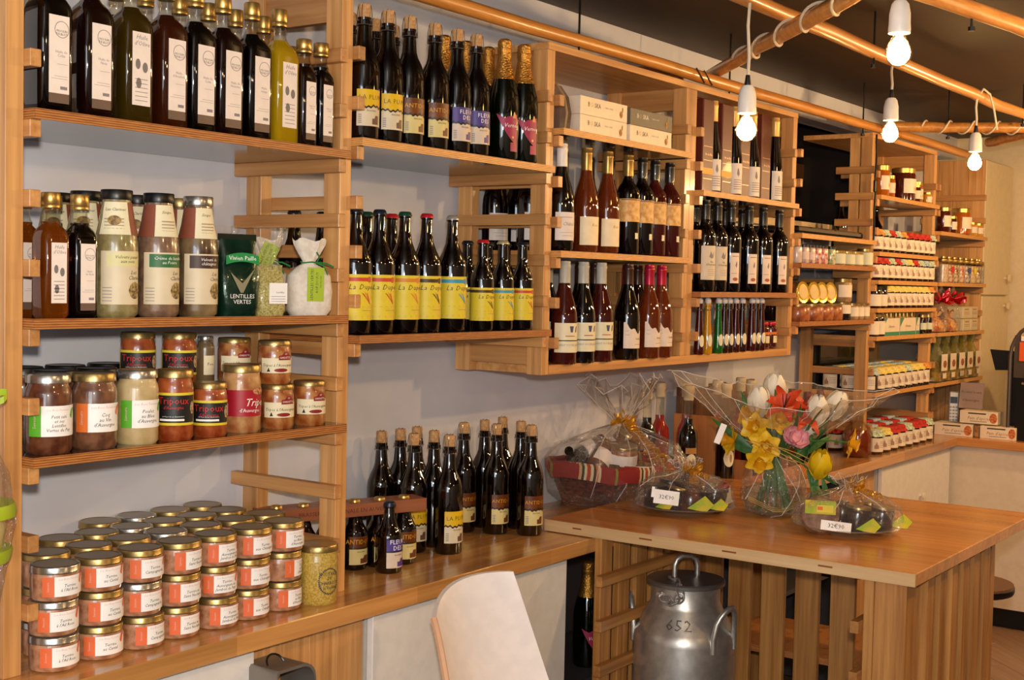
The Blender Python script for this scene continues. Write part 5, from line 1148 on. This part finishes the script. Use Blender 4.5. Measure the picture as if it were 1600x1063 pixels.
for a in (PI/2+.25, -PI/2-.18):
    pts = []
    for i in range(13):
        u = i/12; ang = a+(u-.5)*.66
        zz = .625+.085*math.sin(PI*u)**.5; rr = .146-.004*math.sin(PI*u)+.018*math.sin(PI*u)
        pts.append((rr*math.cos(ang), rr*math.sin(ang), zz))
    pts = [(pts[0][0], pts[0][1], .585)]+pts+[(pts[-1][0], pts[-1][1], .585)]
    h = part('handle', tube(pts, .0085, 10), AL, t)
def cone_text(s, size, adeg, zc):
    vs, fs = text_pts(s, size, 0, 1.1); out = []
    for u, v in vs:
        u, v = u*size, v*size; zz = zc+v*.87; rr = .138-(zz-.632)*(.034/.06)+.0018
        an = math.radians(adeg)+u/.122; out.append((rr*math.sin(an), -rr*math.cos(an), zz))
    me = bpy.data.meshes.new('lettering'); me.from_pydata(out, [], fs); return me
part('lettering', cone_text('652', .046, -70, .658), P('stamped_dark', '#7a746e', .4, .8), t)
def link(t, c, d, roll, L=.02, r=.013):
    d = Vector(d).normalized(); s = d.cross(Vector((0, 0, 1))).normalized(); u = s.cross(d); s = s*math.cos(roll)+u*math.sin(roll)
    part('chain_link', tube([tuple(Vector(c)+d*L*math.cos(2*PI*i/14)+s*r*math.sin(2*PI*i/14)) for i in range(14)], .003, 6, True), AL, t)
ch = [(-.038, .028, .772), (-.068, -.002, .772), (-.094, -.03, .764), (-.104, -.04, .742), (-.105, -.03, .725), (-.106, -.012, .718), (-.105, .008, .722), (-.100, .022, .733)]
for i, (a, b) in enumerate(zip(ch, ch[1:])): link(t, ((a[0]+b[0])/2, (a[1]+b[1])/2, (a[2]+b[2])/2), Vector(b)-Vector(a), .4+1.4*(i % 2), .022 if i < 3 else .0165)
part('neck_lug', lathe(((.008, 0), (.008, .012), (0, .013)), 10), AL, t, (-.094, .03, .733), (0, -PI/2, 0))
champ('gold necked bottle standing in the dark shelf beside table', 3.29, .06, .463, True, None)

# ------------------------------------------------------------------ back counter bottles and wooden stand
LR = P('liqueur_pink_red', '#c03a2a', .05, coat=1, trans=.5, ior=1.3); WAX = P('wax_cream', '#c8b490', .5)
def liqueur(label, x, y, dark, oval=True):
    t = thing('liqueur_bottle', label, 'bottle', (x, y, .9), -.9, 'tall liqueur bottles'); r, h = .034, .365
    part('liqueur', lathe(((0, 0), (r*.92, 0), (r, .006), (r, .185), (r*.93, .205), (r*.6, .225), (.0155, .238), (.0150, .252), (0, .253)), 22), DARKOIL if dark else LR, t)
    part('neck', lathe(((.0162, .24), (.0150, .262), (.0145, .335)), 14), GLASS, t)
    part('wax_cap', lathe(((.0165, .315), (.0172, .318), (.0168, .34), (.0200, .345), (.0195, .360), (.017, h), (0, h)), 18), WAX, t)
    if oval:
        wrap(t, 'upper_label', r+.0007, .135, .155, -20, 50, P('label_amber', '#b07a3a', .5), 6); wrapshape(t, 'oval_label', r+.0012, tuple(ell(14, .105, 34, .030, 16)), MATS['label_cream']); wrapshape(t, 'fruit_print', r+.0016, tuple(ell(24, .105, 9, .014, 12)), CASTLE)
for (x, y, d, lb) in ((3.885, .21, 1, 'tall dark liqueur bottle behind basket, leftmost'), (4.0, .225, 0, 'tall pinkish red liqueur bottle behind the basket'), (3.955, .09, 1, 'dark liqueur bottle with oval label, before the wooden stand'), (4.07, .16, 0, 'red liqueur bottle half behind the oval labelled one'), (4.15, .045, 1, 'dark liqueur bottle in the stand, front left'), (4.26, .135, 0, 'red liqueur bottle in the stand, back left'), (4.37, .055, 1, 'dark liqueur bottle in the stand, front right'), (4.46, .14, 0, 'red liqueur bottle in the stand, back right')):
    liqueur(lb, x, y, d, d == 1)
ST = wood('stand_wood', '#4c2e1e', '#6a4028', 2, .5); ST2 = wood('stand_wood_light', '#a8642e', '#c07c42', 2, .5)
t = thing('bottle_stand', 'dark wooden stand with back panel behind the liqueur bottles', 'stand', (4.4, .2, .9))
for i in range(5): pbox('plank', -.2+.125*i, -.2+.125*(i+1)-.002, .055, .07, 0, .335-.012*(i % 2), ST, t)
pbox('side_panel', -.215, -.2, -.14, .07, 0, .24, ST2, t); pbox('side_panel', .425, .44, -.14, .07, 0, .2, ST2, t)
for x_ in (-.145, .05, .16): pbox('divider', x_-.006, x_+.006, -.21, -.11, 0, .085, ST2, t)
pbox('front_lip', -.2, .425, -.21, -.198, 0, .03, ST2, t)
for (x, y, c, lb) in ((4.87, .225, 'k', 'black capped wine standing behind the lily'), (4.96, .215, 'b', 'brown capped wine behind the orange lily'), (4.895, .125, 'r', 'wine with dark red capsule behind bouquet, left'), (4.80, .02, 'r', 'wine with dark red capsule behind bouquet, middle'), (4.93, .02, 'r', 'wine with dark red capsule behind bouquet, right')):
    wine(lb, x, y, .9, REDW, c, 'capsuled wines behind the bouquet', 'bord', None, .30, .037)
t = thing('decanter', 'squat glass decanter of orange liquor beside the jam ladder', 'bottle', (5.30, .0, .9))
part('liquor', lathe(((0, .004), (.045, .004), (.055, .02), (.055, .09), (.042, .115), (0, .116)), 22), P('orange_liquor', '#b84a10', .05, coat=1, trans=.6, ior=1.3), t)
part('decanter', lathe(((.05, 0), (.06, .015), (.06, .10), (.05, .125), (.022, .15), (.02, .175), (.03, .185)), 22), GLASS, t); part('stopper', lathe(((.018, .172), (.02, .19), (.03, .196), (.031, .21), (0, .213)), 18), film('frosted_glass', 'e8ddd0', .15, haze=.35, hazecol='d8c8b8'), t)

# ------------------------------------------------------------------ wicker gift basket
t = thing('gift_basket', 'cellophane wrapped wicker gift basket with striped cloth and gold ribbon', 'basket', (3.575, .19, .9))
WK = P('wicker', '#3a1810', .45, col2='#6a2c1a', scale=60, coat=.3)
def wrow(k):
    f = k/9; hx, hy = .115+.075*f, .095+.075*f; cy = -.05*f; z = .008+.014*k
    n = 56
    return [(p[0]*(1+.022*(1 if (i+k) % 2 else -1)), p[1]*(1+.022*(1 if (i+k) % 2 else -1))+cy, z) for i, p in enumerate(sring(hx, hy, z, 4, n))]
for k in range(10): part('wicker_strand', tube(wrow(k), .0078, 6, True), WK, t)
part('base', M('bskb', lambda bm: b_loft(bm, [sring(.112, .092, .0, 4), sring(.118, .098, .012, 4)])), WK, t)
for i in range(0, 24, 2):
    p0 = sring(.118, .098, 0, 4)[i]; p1 = sring(.196, .174, 0, 4)[i]
    part('stake', tube(((p0[0], p0[1], 0), (p1[0], p1[1]-.05, .145)), .004, 5), WK, t)
def stripes(name):
    m, nt, b = base(name); tc = N(nt, 'ShaderNodeTexCoord'); sp = N(nt, 'ShaderNodeSeparateXYZ'); nt.links.new(tc.outputs['Object'], sp.inputs[0])
    ad = N(nt, 'ShaderNodeMath', operation='SUBTRACT'); nt.links.new(sp.outputs[0], ad.inputs[0]); nt.links.new(sp.outputs[1], ad.inputs[1])
    mu = N(nt, 'ShaderNodeMath', operation='MULTIPLY'); mu.inputs[1].default_value = 4.2; nt.links.new(ad.outputs[0], mu.inputs[0])
    fr = N(nt, 'ShaderNodeMath', operation='FRACT'); nt.links.new(mu.outputs[0], fr.inputs[0])
    cr = N(nt, 'ShaderNodeValToRGB'); cr.color_ramp.interpolation = 'CONSTANT'
    cols = [(0, '#8a2014'), (.3, '#c8a070'), (.34, '#3a3a2a'), (.38, '#d8c8a0'), (.42, '#b0401c'), (.48, '#d8c8a0'), (.52, '#4a3020'), (.56, '#c87a3a'), (.60, '#d0c0a0'), (.64, '#8a2014'), (.86, '#7a7a3a'), (.9, '#8a2014')]
    while len(cr.color_ramp.elements) < len(cols): cr.color_ramp.elements.new(.5)
    for e, (p, c) in zip(cr.color_ramp.elements, cols): e.position = p; e.color = C(c)
    nt.links.new(fr.outputs[0], cr.inputs[0]); nt.links.new(cr.outputs[0], b.inputs['Base Color']); b.inputs['Roughness'].default_value = .85; return m
part('cloth_liner', M('liner', lambda bm: b_loft(bm, [[(p[0]*(1+.012*math.sin(i*1.7)), p[1]*(1+.012*math.sin(i*1.7))-.05, z+.004*math.sin(i*.9)) for i, p in enumerate(sring(a, b_, 0, 4, 48))] for a, b_, z in ((.196, .176, .098), (.206, .186, .12), (.207, .187, .142), (.196, .176, .150), (.18, .16, .146), (.17, .15, .10))], False, False)), stripes('striped_cloth'), t)
part('filling', M('bfill', lambda bm: b_loft(bm, [[(p[0], p[1]-.05, .112+.012*math.sin(i*2.1)) for i, p in enumerate(sring(.17, .15, 0, 4, 36))], [(p[0], p[1]-.05, .125+.015*math.sin(i*1.4)) for i, p in enumerate(sring(.08, .07, 0, 3, 36))]], False)), P('straw', '#8a6a3c', .8, col2='#5a4020', scale=90, bump=.6), t)
def bjar(x, y, z, r, h, m, lm, rot):
    j = part('packed_jar', lathe(jarbody(r, h, .9), 20), m, t, (x, y, z), rot); part('lid', lathe(jarlid(r, h, .97), 20), lm, j); wrap(j, 'label', r+.0008, h*.2, h*.65, -170, 170, PAPER, 16)
bjar(-.085, .06, .135, .05, .12, food('conf', '#7a6a50', '#a8906c'), SILV, (1.2, 0, .9)); bjar(-.02, -.08, .125, .046, .075, F_TER, LIDG, (.15, -.1, 0)); bjar(.09, .02, .125, .044, .11, F_STEW, LIDG, (.5, .2, 0)); bjar(-.1, -.03, .12, .038, .10, F_COQ, LIDG, (.8, .1, 1.4))
j = part('packed_bottle', lathe(((0, 0), (.034, 0), (.036, .004), (.036, .17), (.014, .22), (.014, .28), (0, .28)), 18), GREENGL, t, (.02, .08, .13), (1.35, 0, -1.2))
GP = (.0, -.06, .265)
CR = []
def cel(bm):
    rnd = random.Random(12); R = CR
    for k, (a, b_, z, cy) in enumerate(((.15, .10, .004, 0), (.2, .165, .045, -.02), (.228, .195, .10, -.042), (.226, .192, .155, -.045), (.19, .165, .195, -.05), (.11, .10, .232, -.056), (.032, .03, .257, -.06), (.020, .02, .268, -.06), (.05, .045, .298, -.06), (.10, .085, .345, -.06), (.135, .115, .395, -.06))):
        am = .05+.012*k if k < 7 else .28
        R.append([(p[0]*(1+rnd.uniform(-am, am)*(.5 if k < 3 else 1)), p[1]*(1+rnd.uniform(-am, am)*(.5 if k < 3 else 1))+cy, z+(rnd.uniform(-.035, .035) if k > 8 else rnd.uniform(-.006, .006) if k else 0)) for p in sring(a, b_, 0, 2.8 if k < 5 else 2, 44)])
    b_loft(bm, R, False, False)
FOLD_GLINT = P('fold_highlight', '#d8d0c6', .2, coat=1)  # light streaks on the cellophane, shaped as pale tubes along folds and rims
def crease_highlights(t, rings, idx, k0, k1, r=.0008):
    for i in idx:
        part('crease', tube([tuple(rings[k][i % len(rings[k])]) for k in range(k0, k1)], r, 5), FOLD_GLINT, t)
CELC = film('cellophane_crisp', 'fdfcfa', .025, 1.6, 55, .10, .02)
part('wrapper', M('cel', cel, True, 30), CELC, t)
crease_highlights(t, CR, (1, 5, 9, 14, 18, 22, 25, 28, 31, 34, 37, 40, 43), 5, 11); crease_highlights(t, CR, (23, 27, 30, 35), 1, 6)
part('crease', tube(CR[10], .001, 5, True), FOLD_GLINT, t)
curls(t, (.0, -.075, .268), (-.0, -.235, .135), GRIBN, 9, 5, .014); bow(t, (-.01, -.075, .27), .045, GRIBN, 8, 9)
k = part('tag_card', M('tgc', lambda bm: b_box(bm, -.028, .028, -.0006, .0006, -.012, .012), False), LW, t, (-.10, -.2, .135), (0, 0, -1.0)); lettering(k, '49€90', .011, INK, x=0, y=-.001, z=0)

# ------------------------------------------------------------------ gift plates
PLG = film('plate_glass', 'f2f0ea', .10, haze=.22, hazecol='d8d2c8')
CH1 = P('chocolate', '#38180e', .25, coat=.8, col2='#5a2c18', scale=25); CH2 = P('dark_preserve', '#171214', .2, coat=.8, col2='#3a2420', scale=30)
LIMEP = P('lime_leaf', '#8ab01e', .45, col2='#c8b422', scale=30)
def plate(label, x, y, seed, second):
    rnd = random.Random(seed)
    t = thing('gift_plate', label, 'gift', (x, y, .934), math.radians(-62), 'cellophane wrapped gift plates')
    part('plate', lathe(((0, .002), (.075, 0), (.08, .004), (.135, .016), (.150, .022), (.151, .024), (.146, .024), (.08, .008), (0, .006)), 40), PLG, t)
    spec = [(-.085, -.03, CH2, .036, .07, .0), (-.03, -.055, CH2, .034, .066, .2), (.018, -.075, CH1, .032, .068, 0), (.075, -.03, CH2, .036, .075, .25), (.03, .03, CH1, .038, .075, .1), (-.05, .04, CH2, .037, .075, .1)] if not second else [(.015, -.07, CH2, .034, .072, .1), (.085, -.035, CH2, .034, .07, .1), (-.01, .05, CH1, .036, .065, .1), (.07, .04, CH2, .036, .07, 0)]
    for (a, b_, m, r, h, tl) in spec:
        j = part('packed_jar', lathe(((0, 0), (r*.9, 0), (r, .006), (r, h*.7), (r*.8, h*.86), (r*.3, h), (0, h)) if m is CH1 else jarbody(r, h, .9)+((0, h*.9),), 20), m, t, (a, b_, .011+.004*tl), (tl*.6, tl, rnd.uniform(0, 3)))
        if m is CH2: part('lid', lathe(jarlid(r, h, .97), 20), BLK if rnd.random() < .6 else LIDG, j)
    if not second:
        j = part('packed_packet', boxm(.05, .035, .075, .006), P('packet_red', '#7a1c1c', .4), t, (.112, -.005, .018), (.2, -.35, .7)); pbox('packet_label', -.022, .022, -.0185, -.0175, .012, .062, P('label_cream2', '#d8c8a0', .5), j)
    else:
        j = part('packed_jar', lathe(((0, 0), (.05, 0), (.055, .008), (.055, .03), (.05, .04), (0, .042)), 28), P('pate_block', '#5a3624', .3, coat=1, col2='#8a6248', scale=40), t, (-.075, -.035, .04), (1.15, 0, -.1))
        q = pbox('lime_label', -.042, .040, -.002, .036, .0418, .0432, LIMEP, j); pbox('yellow_print', -.010, .034, -.014, .006, .0007, .0012, YEL, q); pbox('orange_print', -.008, .006, -.008, .002, .0012, .0016, STR_O, q)
    for (a, b_, s) in ((-.055, -.115, .03), (.05, -.122, .042), (.10, -.10, .032)) if not second else ((.045, -.13, .036), (.14, -.045, .036)):
        def leaf(bm, s=s):
            vs = [bm.verts.new(p) for p in ((-s, 0, .002), (-s*.3, -.006, s*.55), (s*.2, .0, s*.95), (s*.8, -.006, s*.35), (s*.35, -.01, -.006), (-s*.4, -.012, -.004))]
            bm.faces.new(vs)
        part('paper_leaf', M(('leafp', s), leaf), LIMEP, t, (a, b_, .026), (-.25, 0, rnd.uniform(-.3, .3)))
    DR = []
    def dm(bm):
        R = DR
        for k, (a, z) in enumerate(((.152, .022), (.150, .045), (.138, .075), (.105, .098), (.05, .112), (.012, .120), (.03, .135), (.045, .15))):
            am = .02+.01*k if k < 5 else .25
            R.append([(a*(1+rnd.uniform(-am, am))*math.cos(2*PI*i/36), a*(1+rnd.uniform(-am, am))*math.sin(2*PI*i/36), z*(1+rnd.uniform(-.06, .06))) for i in range(36)])
        b_loft(bm, R, False, False)
    part('wrapper', M(('pdm', seed), dm, True, 30), CELC, t)
    crease_highlights(t, DR, (2, 12, 20, 25, 31), 2, 8); crease_highlights(t, DR, (23, 28, 34), 4, 7); part('crease', tube(DR[7], .0006, 5, True), FOLD_GLINT, t)
    bow(t, (.02, -.01, .122), .035, GRIBN, 9, seed); curls(t, (.02, -.02, .12), (.05, -.05, .10), GRIBN, 3, seed, .01)
    w_ = .036 if not second else .040; h_ = .020 if not second else .013
    k = part('price_card', M(('pcd', w_, h_), lambda bm: b_box(bm, -w_, w_, -.0008, .0008, -h_, h_), False), PAPW, t, (-.052, -.140, .060) if not second else (-.045, -.142, .036), (-.12, .09, 0)); lettering(k, '32€90', .0165, INK, x=.0, y=-.0012, z=0)
    if not second: pbox('card_fold', -w_-.008, -w_, -.0, .0012, h_*.0-.004, h_+.006, PAPW, k)
plate('gift plate with tall white price card beside the basket', 3.45, -.172, 3, False)
plate('gift plate with lime label nearest the table corner, right of bouquet', 3.475, -.665, 8, True)

# ------------------------------------------------------------------ bouquet, built in its own frame facing the shop door
t = thing('bouquet', 'bouquet of white tulips, yellow daffodils and orange lily in cellophane', 'flowers', (3.575, -.40, .934), math.radians(-54.4))
STEM = P('stem_green', '#3f6a2a', .5); LEAF = P('leaf_green', '#2f5a2c', .45, col2='#47753a', scale=30); WT = P('tulip_white', '#e6dcc8', .45, col2='#d8c8a8', scale=18); YW = P('petal_yellow', '#e0b81a', .5, col2='#d0a010', scale=40); YT = P('tulip_yellow', '#dcb810', .45); OL = P('lily_orange', '#c8401a', .45, col2='#a82a14', scale=30); PK = P('petal_pink', '#d88a94', .5, col2='#e8b0b0', scale=50)
def petal(key, L, W, cup, curl, n=6):
    def fn(bm):
        R = []
        for k in range(n+1):
            f = k/n; w_ = W*math.sin(PI*min(.06+f*.94, .97))**.75
            rr = cup*math.sin(PI*f*.62)*L+curl*L*max(0, f-.45)**2; z = L*(f-.25*curl*f*f)
            R.append([(w_*u, -rr+.25*w_*u*u, z) for u in (-1, -.5, 0, .5, 1)])
        b_loft(bm, R, False, False, False)
    return M(('petal', key), fn)
def stemto(p, q, r=.0028):
    p, q = Vector(p), Vector(q); m = (p+q)/2+Vector((0, -.01, .02)); return [tuple(p), tuple(p*.25+m*.6+q*.15), tuple(m*.5+q*.5), tuple(q)]
NECK = (.0, .0, .20)
def head(name, pos, d, petals, mat, core=None, size=1, stem=True):
    """flower: stem part, petals as its sub-parts; d = facing direction"""
    d = Vector(d).normalized()
    h = part(name, tube(stemto(NECK, pos), .003, 6), STEM, t)
    q = d.to_track_quat('Z', 'Y')
    for (me, n, a0, tilt, m) in petals:
        for i in range(n):
            o = part('petal', me, m or mat, h)
            o.rotation_mode = 'QUATERNION'
            from mathutils import Quaternion
            o.rotation_quaternion = q @ Quaternion((0, 0, 1), a0+2*PI*i/n) @ Quaternion((1, 0, 0), tilt)
            o.location = pos
    return h
TP = petal('tulip', .078, .027, .42, -.72); DP = petal('daff', .049, .019, .05, .25); LP = petal('lily', .088, .0165, .16, 1.3); RP = petal('round', .03, .017, .5, -.4)
def tulip(pos, d, m): head('tulip', pos, d, ((TP, 3, .2, .06, None), (TP, 3, .2+PI/3, .0, None)), m)
def daff(pos, d):
    h = head('daffodil', pos, d, ((DP, 6, 0, 1.25, None),), YW)
    c = part('cup', M('dcup', lambda bm: b_loft(bm, [[((r+.003*(k == 3)*math.sin(i*2.1))*math.cos(2*PI*i/18), (r+.003*(k == 3)*math.sin(i*2.1))*math.sin(2*PI*i/18), z) for i in range(18)] for k, (r, z) in enumerate(((.007, 0), (.012, .012), (.014, .022), (.019, .030)))], True, False)), P('cup_yellow', '#d89a0c', .5), h, pos)
    c.rotation_mode = 'QUATERNION'; c.rotation_quaternion = Vector(d).normalized().to_track_quat('Z', 'Y')
# local frame: x to viewer's right, -y to the viewer, z up
for (x, y, z, d) in ((-.052, -.03, .290, (-.1, -.1, 1)), (-.008, .02, .325, (.05, -.1, 1)), (.107, -.05, .270, (.02, -.15, 1)), (.158, -.01, .283, (.35, -.05, 1))): tulip((x, y, z), d, WT)
tulip((.100, -.12, .125), (.02, -.35, .9), YT)
for (x, y, z, d) in ((-.004, -.06, .283, (.1, -1, .5)), (-.045, -.09, .212, (-.2, -1, .1)), (-.062, -.09, .175, (-.1, -1, -.5)), (-.078, -.03, .292, (-.9, -.6, .4)), (-.07, -.06, .262, (-.5, -1, .2)), (.20, -.06, .225, (1, -.5, -.25)), (-.125, .0, .215, (-1, -.3, .2)), (.03, -.04, .292, (.4, -.9, .6))): daff((x, y, z), d)
for (x, y, z, d) in ((.012, -.05, .318, (-.15, -.7, .7)), (.062, -.05, .296, (.4, -.8, .5))):
    h = head('lily', (x, y, z), d, ((LP, 6, .3, .55, None),), OL)
    part('stamens', M('stam', lambda bm: [b_tube(bm, ((0, 0, 0), (.012*math.cos(a), .012*math.sin(a), .05)), .0012, 4) for a in (0, 1.2, 2.4, 3.6, 4.8)]), P('stamen_dark', '#4a1a10', .6), h, (x, y, z), (.6, 0, 0))
for (x, y, z) in ((.048, -.09, .235), (.030, -.085, .242)):
    head('pink_carnation', (x, y, z), (.1, -.9, .4), ((RP, 6, 0, .9, None), (RP, 5, .4, .5, None)), PK)
head('small_white_flower', (.062, -.07, .262), (0, -.7, .6), ((RP, 6, 0, 1.1, None),), WT)
def blade(key, L, W):
    return M(('blade', key), lambda bm: b_loft(bm, [[(W*math.sin(PI*(.08+.9*f))*u, .25*L*f*f-.25*W*(1-u*u), L*f) for u in (-1, 0, 1)] for f in (0, .2, .4, .6, .8, 1)], False, False, False))
B1, B2 = blade('a', .16, .012), blade('b', .11, .010)
rl = random.Random(21)
for i in range(26):
    a = rl.uniform(0, 2*PI); tl = rl.uniform(.25, 1.0)
    part('leaf', B1 if i % 2 else B2, LEAF, t, (.02*math.cos(a)+.04*(i % 3), .02*math.sin(a)-.03, rl.uniform(.15, .235)), (tl*math.sin(a), -tl*math.cos(a)*.5, a))
for i in range(9): part('leaf', B2, LEAF, t, (.085+.012*(i % 3), -.115+.004*i, .12-.018*(i//2)), (2.6+.12*i, .15*(i % 3-1), .5*i))
for i in range(24):
    a = 2.4*i; part('stalk', tube(((.03*math.cos(a), .03*math.sin(a), .2), (.012*math.cos(a), .012*math.sin(a), .17), (.055*math.cos(a+.5), .05*math.sin(a+.5), .015)), .0036, 6), STEM, t)
for (x_, z_, ty) in ((-.06, .19, -1.0), (-.03, .20, -.6), (-.05, .21, -.35), (.0, .20, -.1), (.02, .19, .25), (.05, .20, .5), (.06, .18, .8), (.05, .17, 1.15), (.03, .21, .9), (-.02, .17, -1.3)):
    part('leaf', B1, LEAF, t, (x_, -.02, z_), (.1, ty, .3*ty))
for (x_, z_, ty) in ((.07, .15, 2.7), (.085, .13, 3.0), (.10, .14, 3.3), (.115, .13, 2.9), (.095, .10, 3.15), (.075, .17, 2.2)):
    part('leaf', B2, LEAF, t, (x_, -.115, z_), (.1, ty, .1))
BGR = []
def bagm(bm):
    rnd = random.Random(4); R = BGR
    for k, (a, z) in enumerate(((.055, .0), (.086, .012), (.095, .05), (.092, .095), (.074, .145), (.045, .175), (.027, .192))):
        R.append([(a*(1+rnd.uniform(-.06, .06)*(k > 0))*math.cos(2*PI*i/30), a*(1+rnd.uniform(-.06, .06)*(k > 0))*math.sin(2*PI*i/30), z) for i in range(30)])
    b_loft(bm, R, True, False)
part('water_bag', M('wbag', bagm, True, 30), film('cellophane_bag', 'fdfcfa', .17, 1.3, 40, .07, .02), t)
for (i0, st, k0, k1) in ((17, 1.2, 2, 7), (20, -.9, 3, 7), (23, 1.5, 1, 5), (26, -1.4, 2, 7), (21, 1.6, 0, 4), (29, -.6, 3, 7)): part('crease', tube([tuple(BGR[k][round(i0+st*(k-k0)) % 30]) for k in range(k0, k1)], .0008, 5), FOLD_GLINT, t)
part('water', lathe(((0, .004), (.05, .004), (.08, .014), (.088, .045), (.086, .075), (0, .076)), 28), film('water', 'e4ece4', .08), t)
part('tie', tube([(.028*math.cos(2*PI*i/16), .028*math.sin(2*PI*i/16), .192+.003*math.sin(i)) for i in range(16)], .006, 6, True), P('tie_white', '#d8d0c8', .5), t)
CNR = []
def cone(bm):
    rnd = random.Random(9); n = 48; R = CNR
    for k in range(8):
        f = k/7; row = []
        for i in range(n):
            a = 2*PI*i/n; co, si = math.cos(a), math.sin(a)
            corner = .16*max(0, math.cos(2*a))**2*(1 if abs(co) > .5 else .3)
            rx = .028+(.135+corner)*f**.75; ry = .028+.10*f**.8
            z = .195+.185*f*(1-.30*(si < 0)*(-si))+f*corner*(.25 if co < 0 else -.05)
            j = 1+rnd.uniform(-.05, .05)*f
            row.append((rx*co*j+.03*f*(co > 0), ry*si*j, z+rnd.uniform(-.008, .008)*f))
        R.append(row)
    b_loft(bm, R, False, False)
part('wrapper', M('bcone', cone, True, 30), film('cellophane_soft', 'fbf6ee', .03, 1.2, 30, .12, .13, 'c8b090'), t)
part('crease', tube(CNR[7], .0011, 5, True), FOLD_GLINT, t); crease_highlights(t, CNR, (22, 27, 29, 38, 44, 1), 0, 8); crease_highlights(t, CNR, (25, 34, 46), 3, 8)
k = part('card', M('bqc', lambda bm: b_box(bm, -.009, .009, -.0006, .0006, -.03, .03), False), PAPW, t, (-.175, -.08, .245), (0, .35, 0))
for i in range(7): part('raffia', tube([(-.13+.26*j/8, -.11-.02*math.sin(j+i), .05+.02*i % .03+.02*abs(j-4)/4+.012*math.sin(j*.9+i)) for j in range(9)] if i < 0 else [(-.085+.17*j/5, -.09+.012*abs(j-2.5), .016+.005*i+.014*abs(j-2.5)) for j in range(6)] if i < 3 else [(-.02+.02*i-.03*j, -.12, .17+.012*j+.004*math.sin(j+i)) for j in range(6)], .0011, 4), P('raffia_gold', '#b89a4a', .5), t)

# ------------------------------------------------------------------ left edge of the picture
t = thing('wrapped_gift', 'cellophane gift with lime green ribbon cut off by left edge', 'gift', (1.214, -.03, .9))
def lw(bm):
    rnd = random.Random(2); R = []
    for k, (a, z) in enumerate(((.036, .0), (.046, .10), (.062, .19), (.078, .29), (.068, .37), (.030, .45), (.018, .49), (.04, .55), (.05, .61))):
        R.append([(a*(1+rnd.uniform(-.06, .06))*math.cos(2*PI*i/24), a*(1+rnd.uniform(-.06, .06))*math.sin(2*PI*i/24), z) for i in range(24)])
    b_loft(bm, R, True, False)
part('wrapper', M('lw', lw, True, 30), CELC, t); part('contents', lathe(((0, .002), (.030, .002), (.034, .01), (.05, .20), (.064, .28), (.05, .36), (.02, .42), (0, .43)), 20), P('gift_fill', '#a8a03a', .4, col2='#c8b878', scale=25), t)
for z in (.225, .30): part('lime_band', lathe(((.070 if z < .25 else .080, z), (.0735 if z < .25 else .081, z+.01), (.075 if z < .25 else .078, z+.022)), 24), LIME, t)
bow(t, (.01, -.02, .49), .05, LIME, 7, 2)
t = thing('metal_box', 'grey open metal box with rounded corner at bottom edge', 'box', (1.865, -.15, .692))
def mb(bm):
    pr = [(-.055, 0), (-.055, .112), (-.05, .118), (.02, .118)]+[(.02+.035*math.sin(PI/2*i/5), .083+.035*math.cos(PI/2*i/5)) for i in range(1, 6)]+[(.055, 0)]
    inn = [(x_*.93, z_-.006 if z_ > 0 else 0) for x_, z_ in pr]
    b_loft(bm, [[(x_, y_, z_) for x_, z_ in pr+inn[::-1]] for y_ in (-.0, .0995)])
part('shell', M('mbx', mb), P('grey_metal', '#8a827a', .4, .6), t, (0, 0, .015)); pbox('base', -.055, .055, .0, .0995, 0, .02, MATS['grey_metal'], t)
part('cable', tube([(-.03+.022*math.cos(a), .03+.012*math.sin(a), .14+.016*math.sin(a*1.0)) for a in [PI*i/8 for i in range(9)]], .0022, 6), BLK, t)
pbox('bracket', -.04, .04, .0995, .1, .02, .11, MATS['grey_metal'], t)
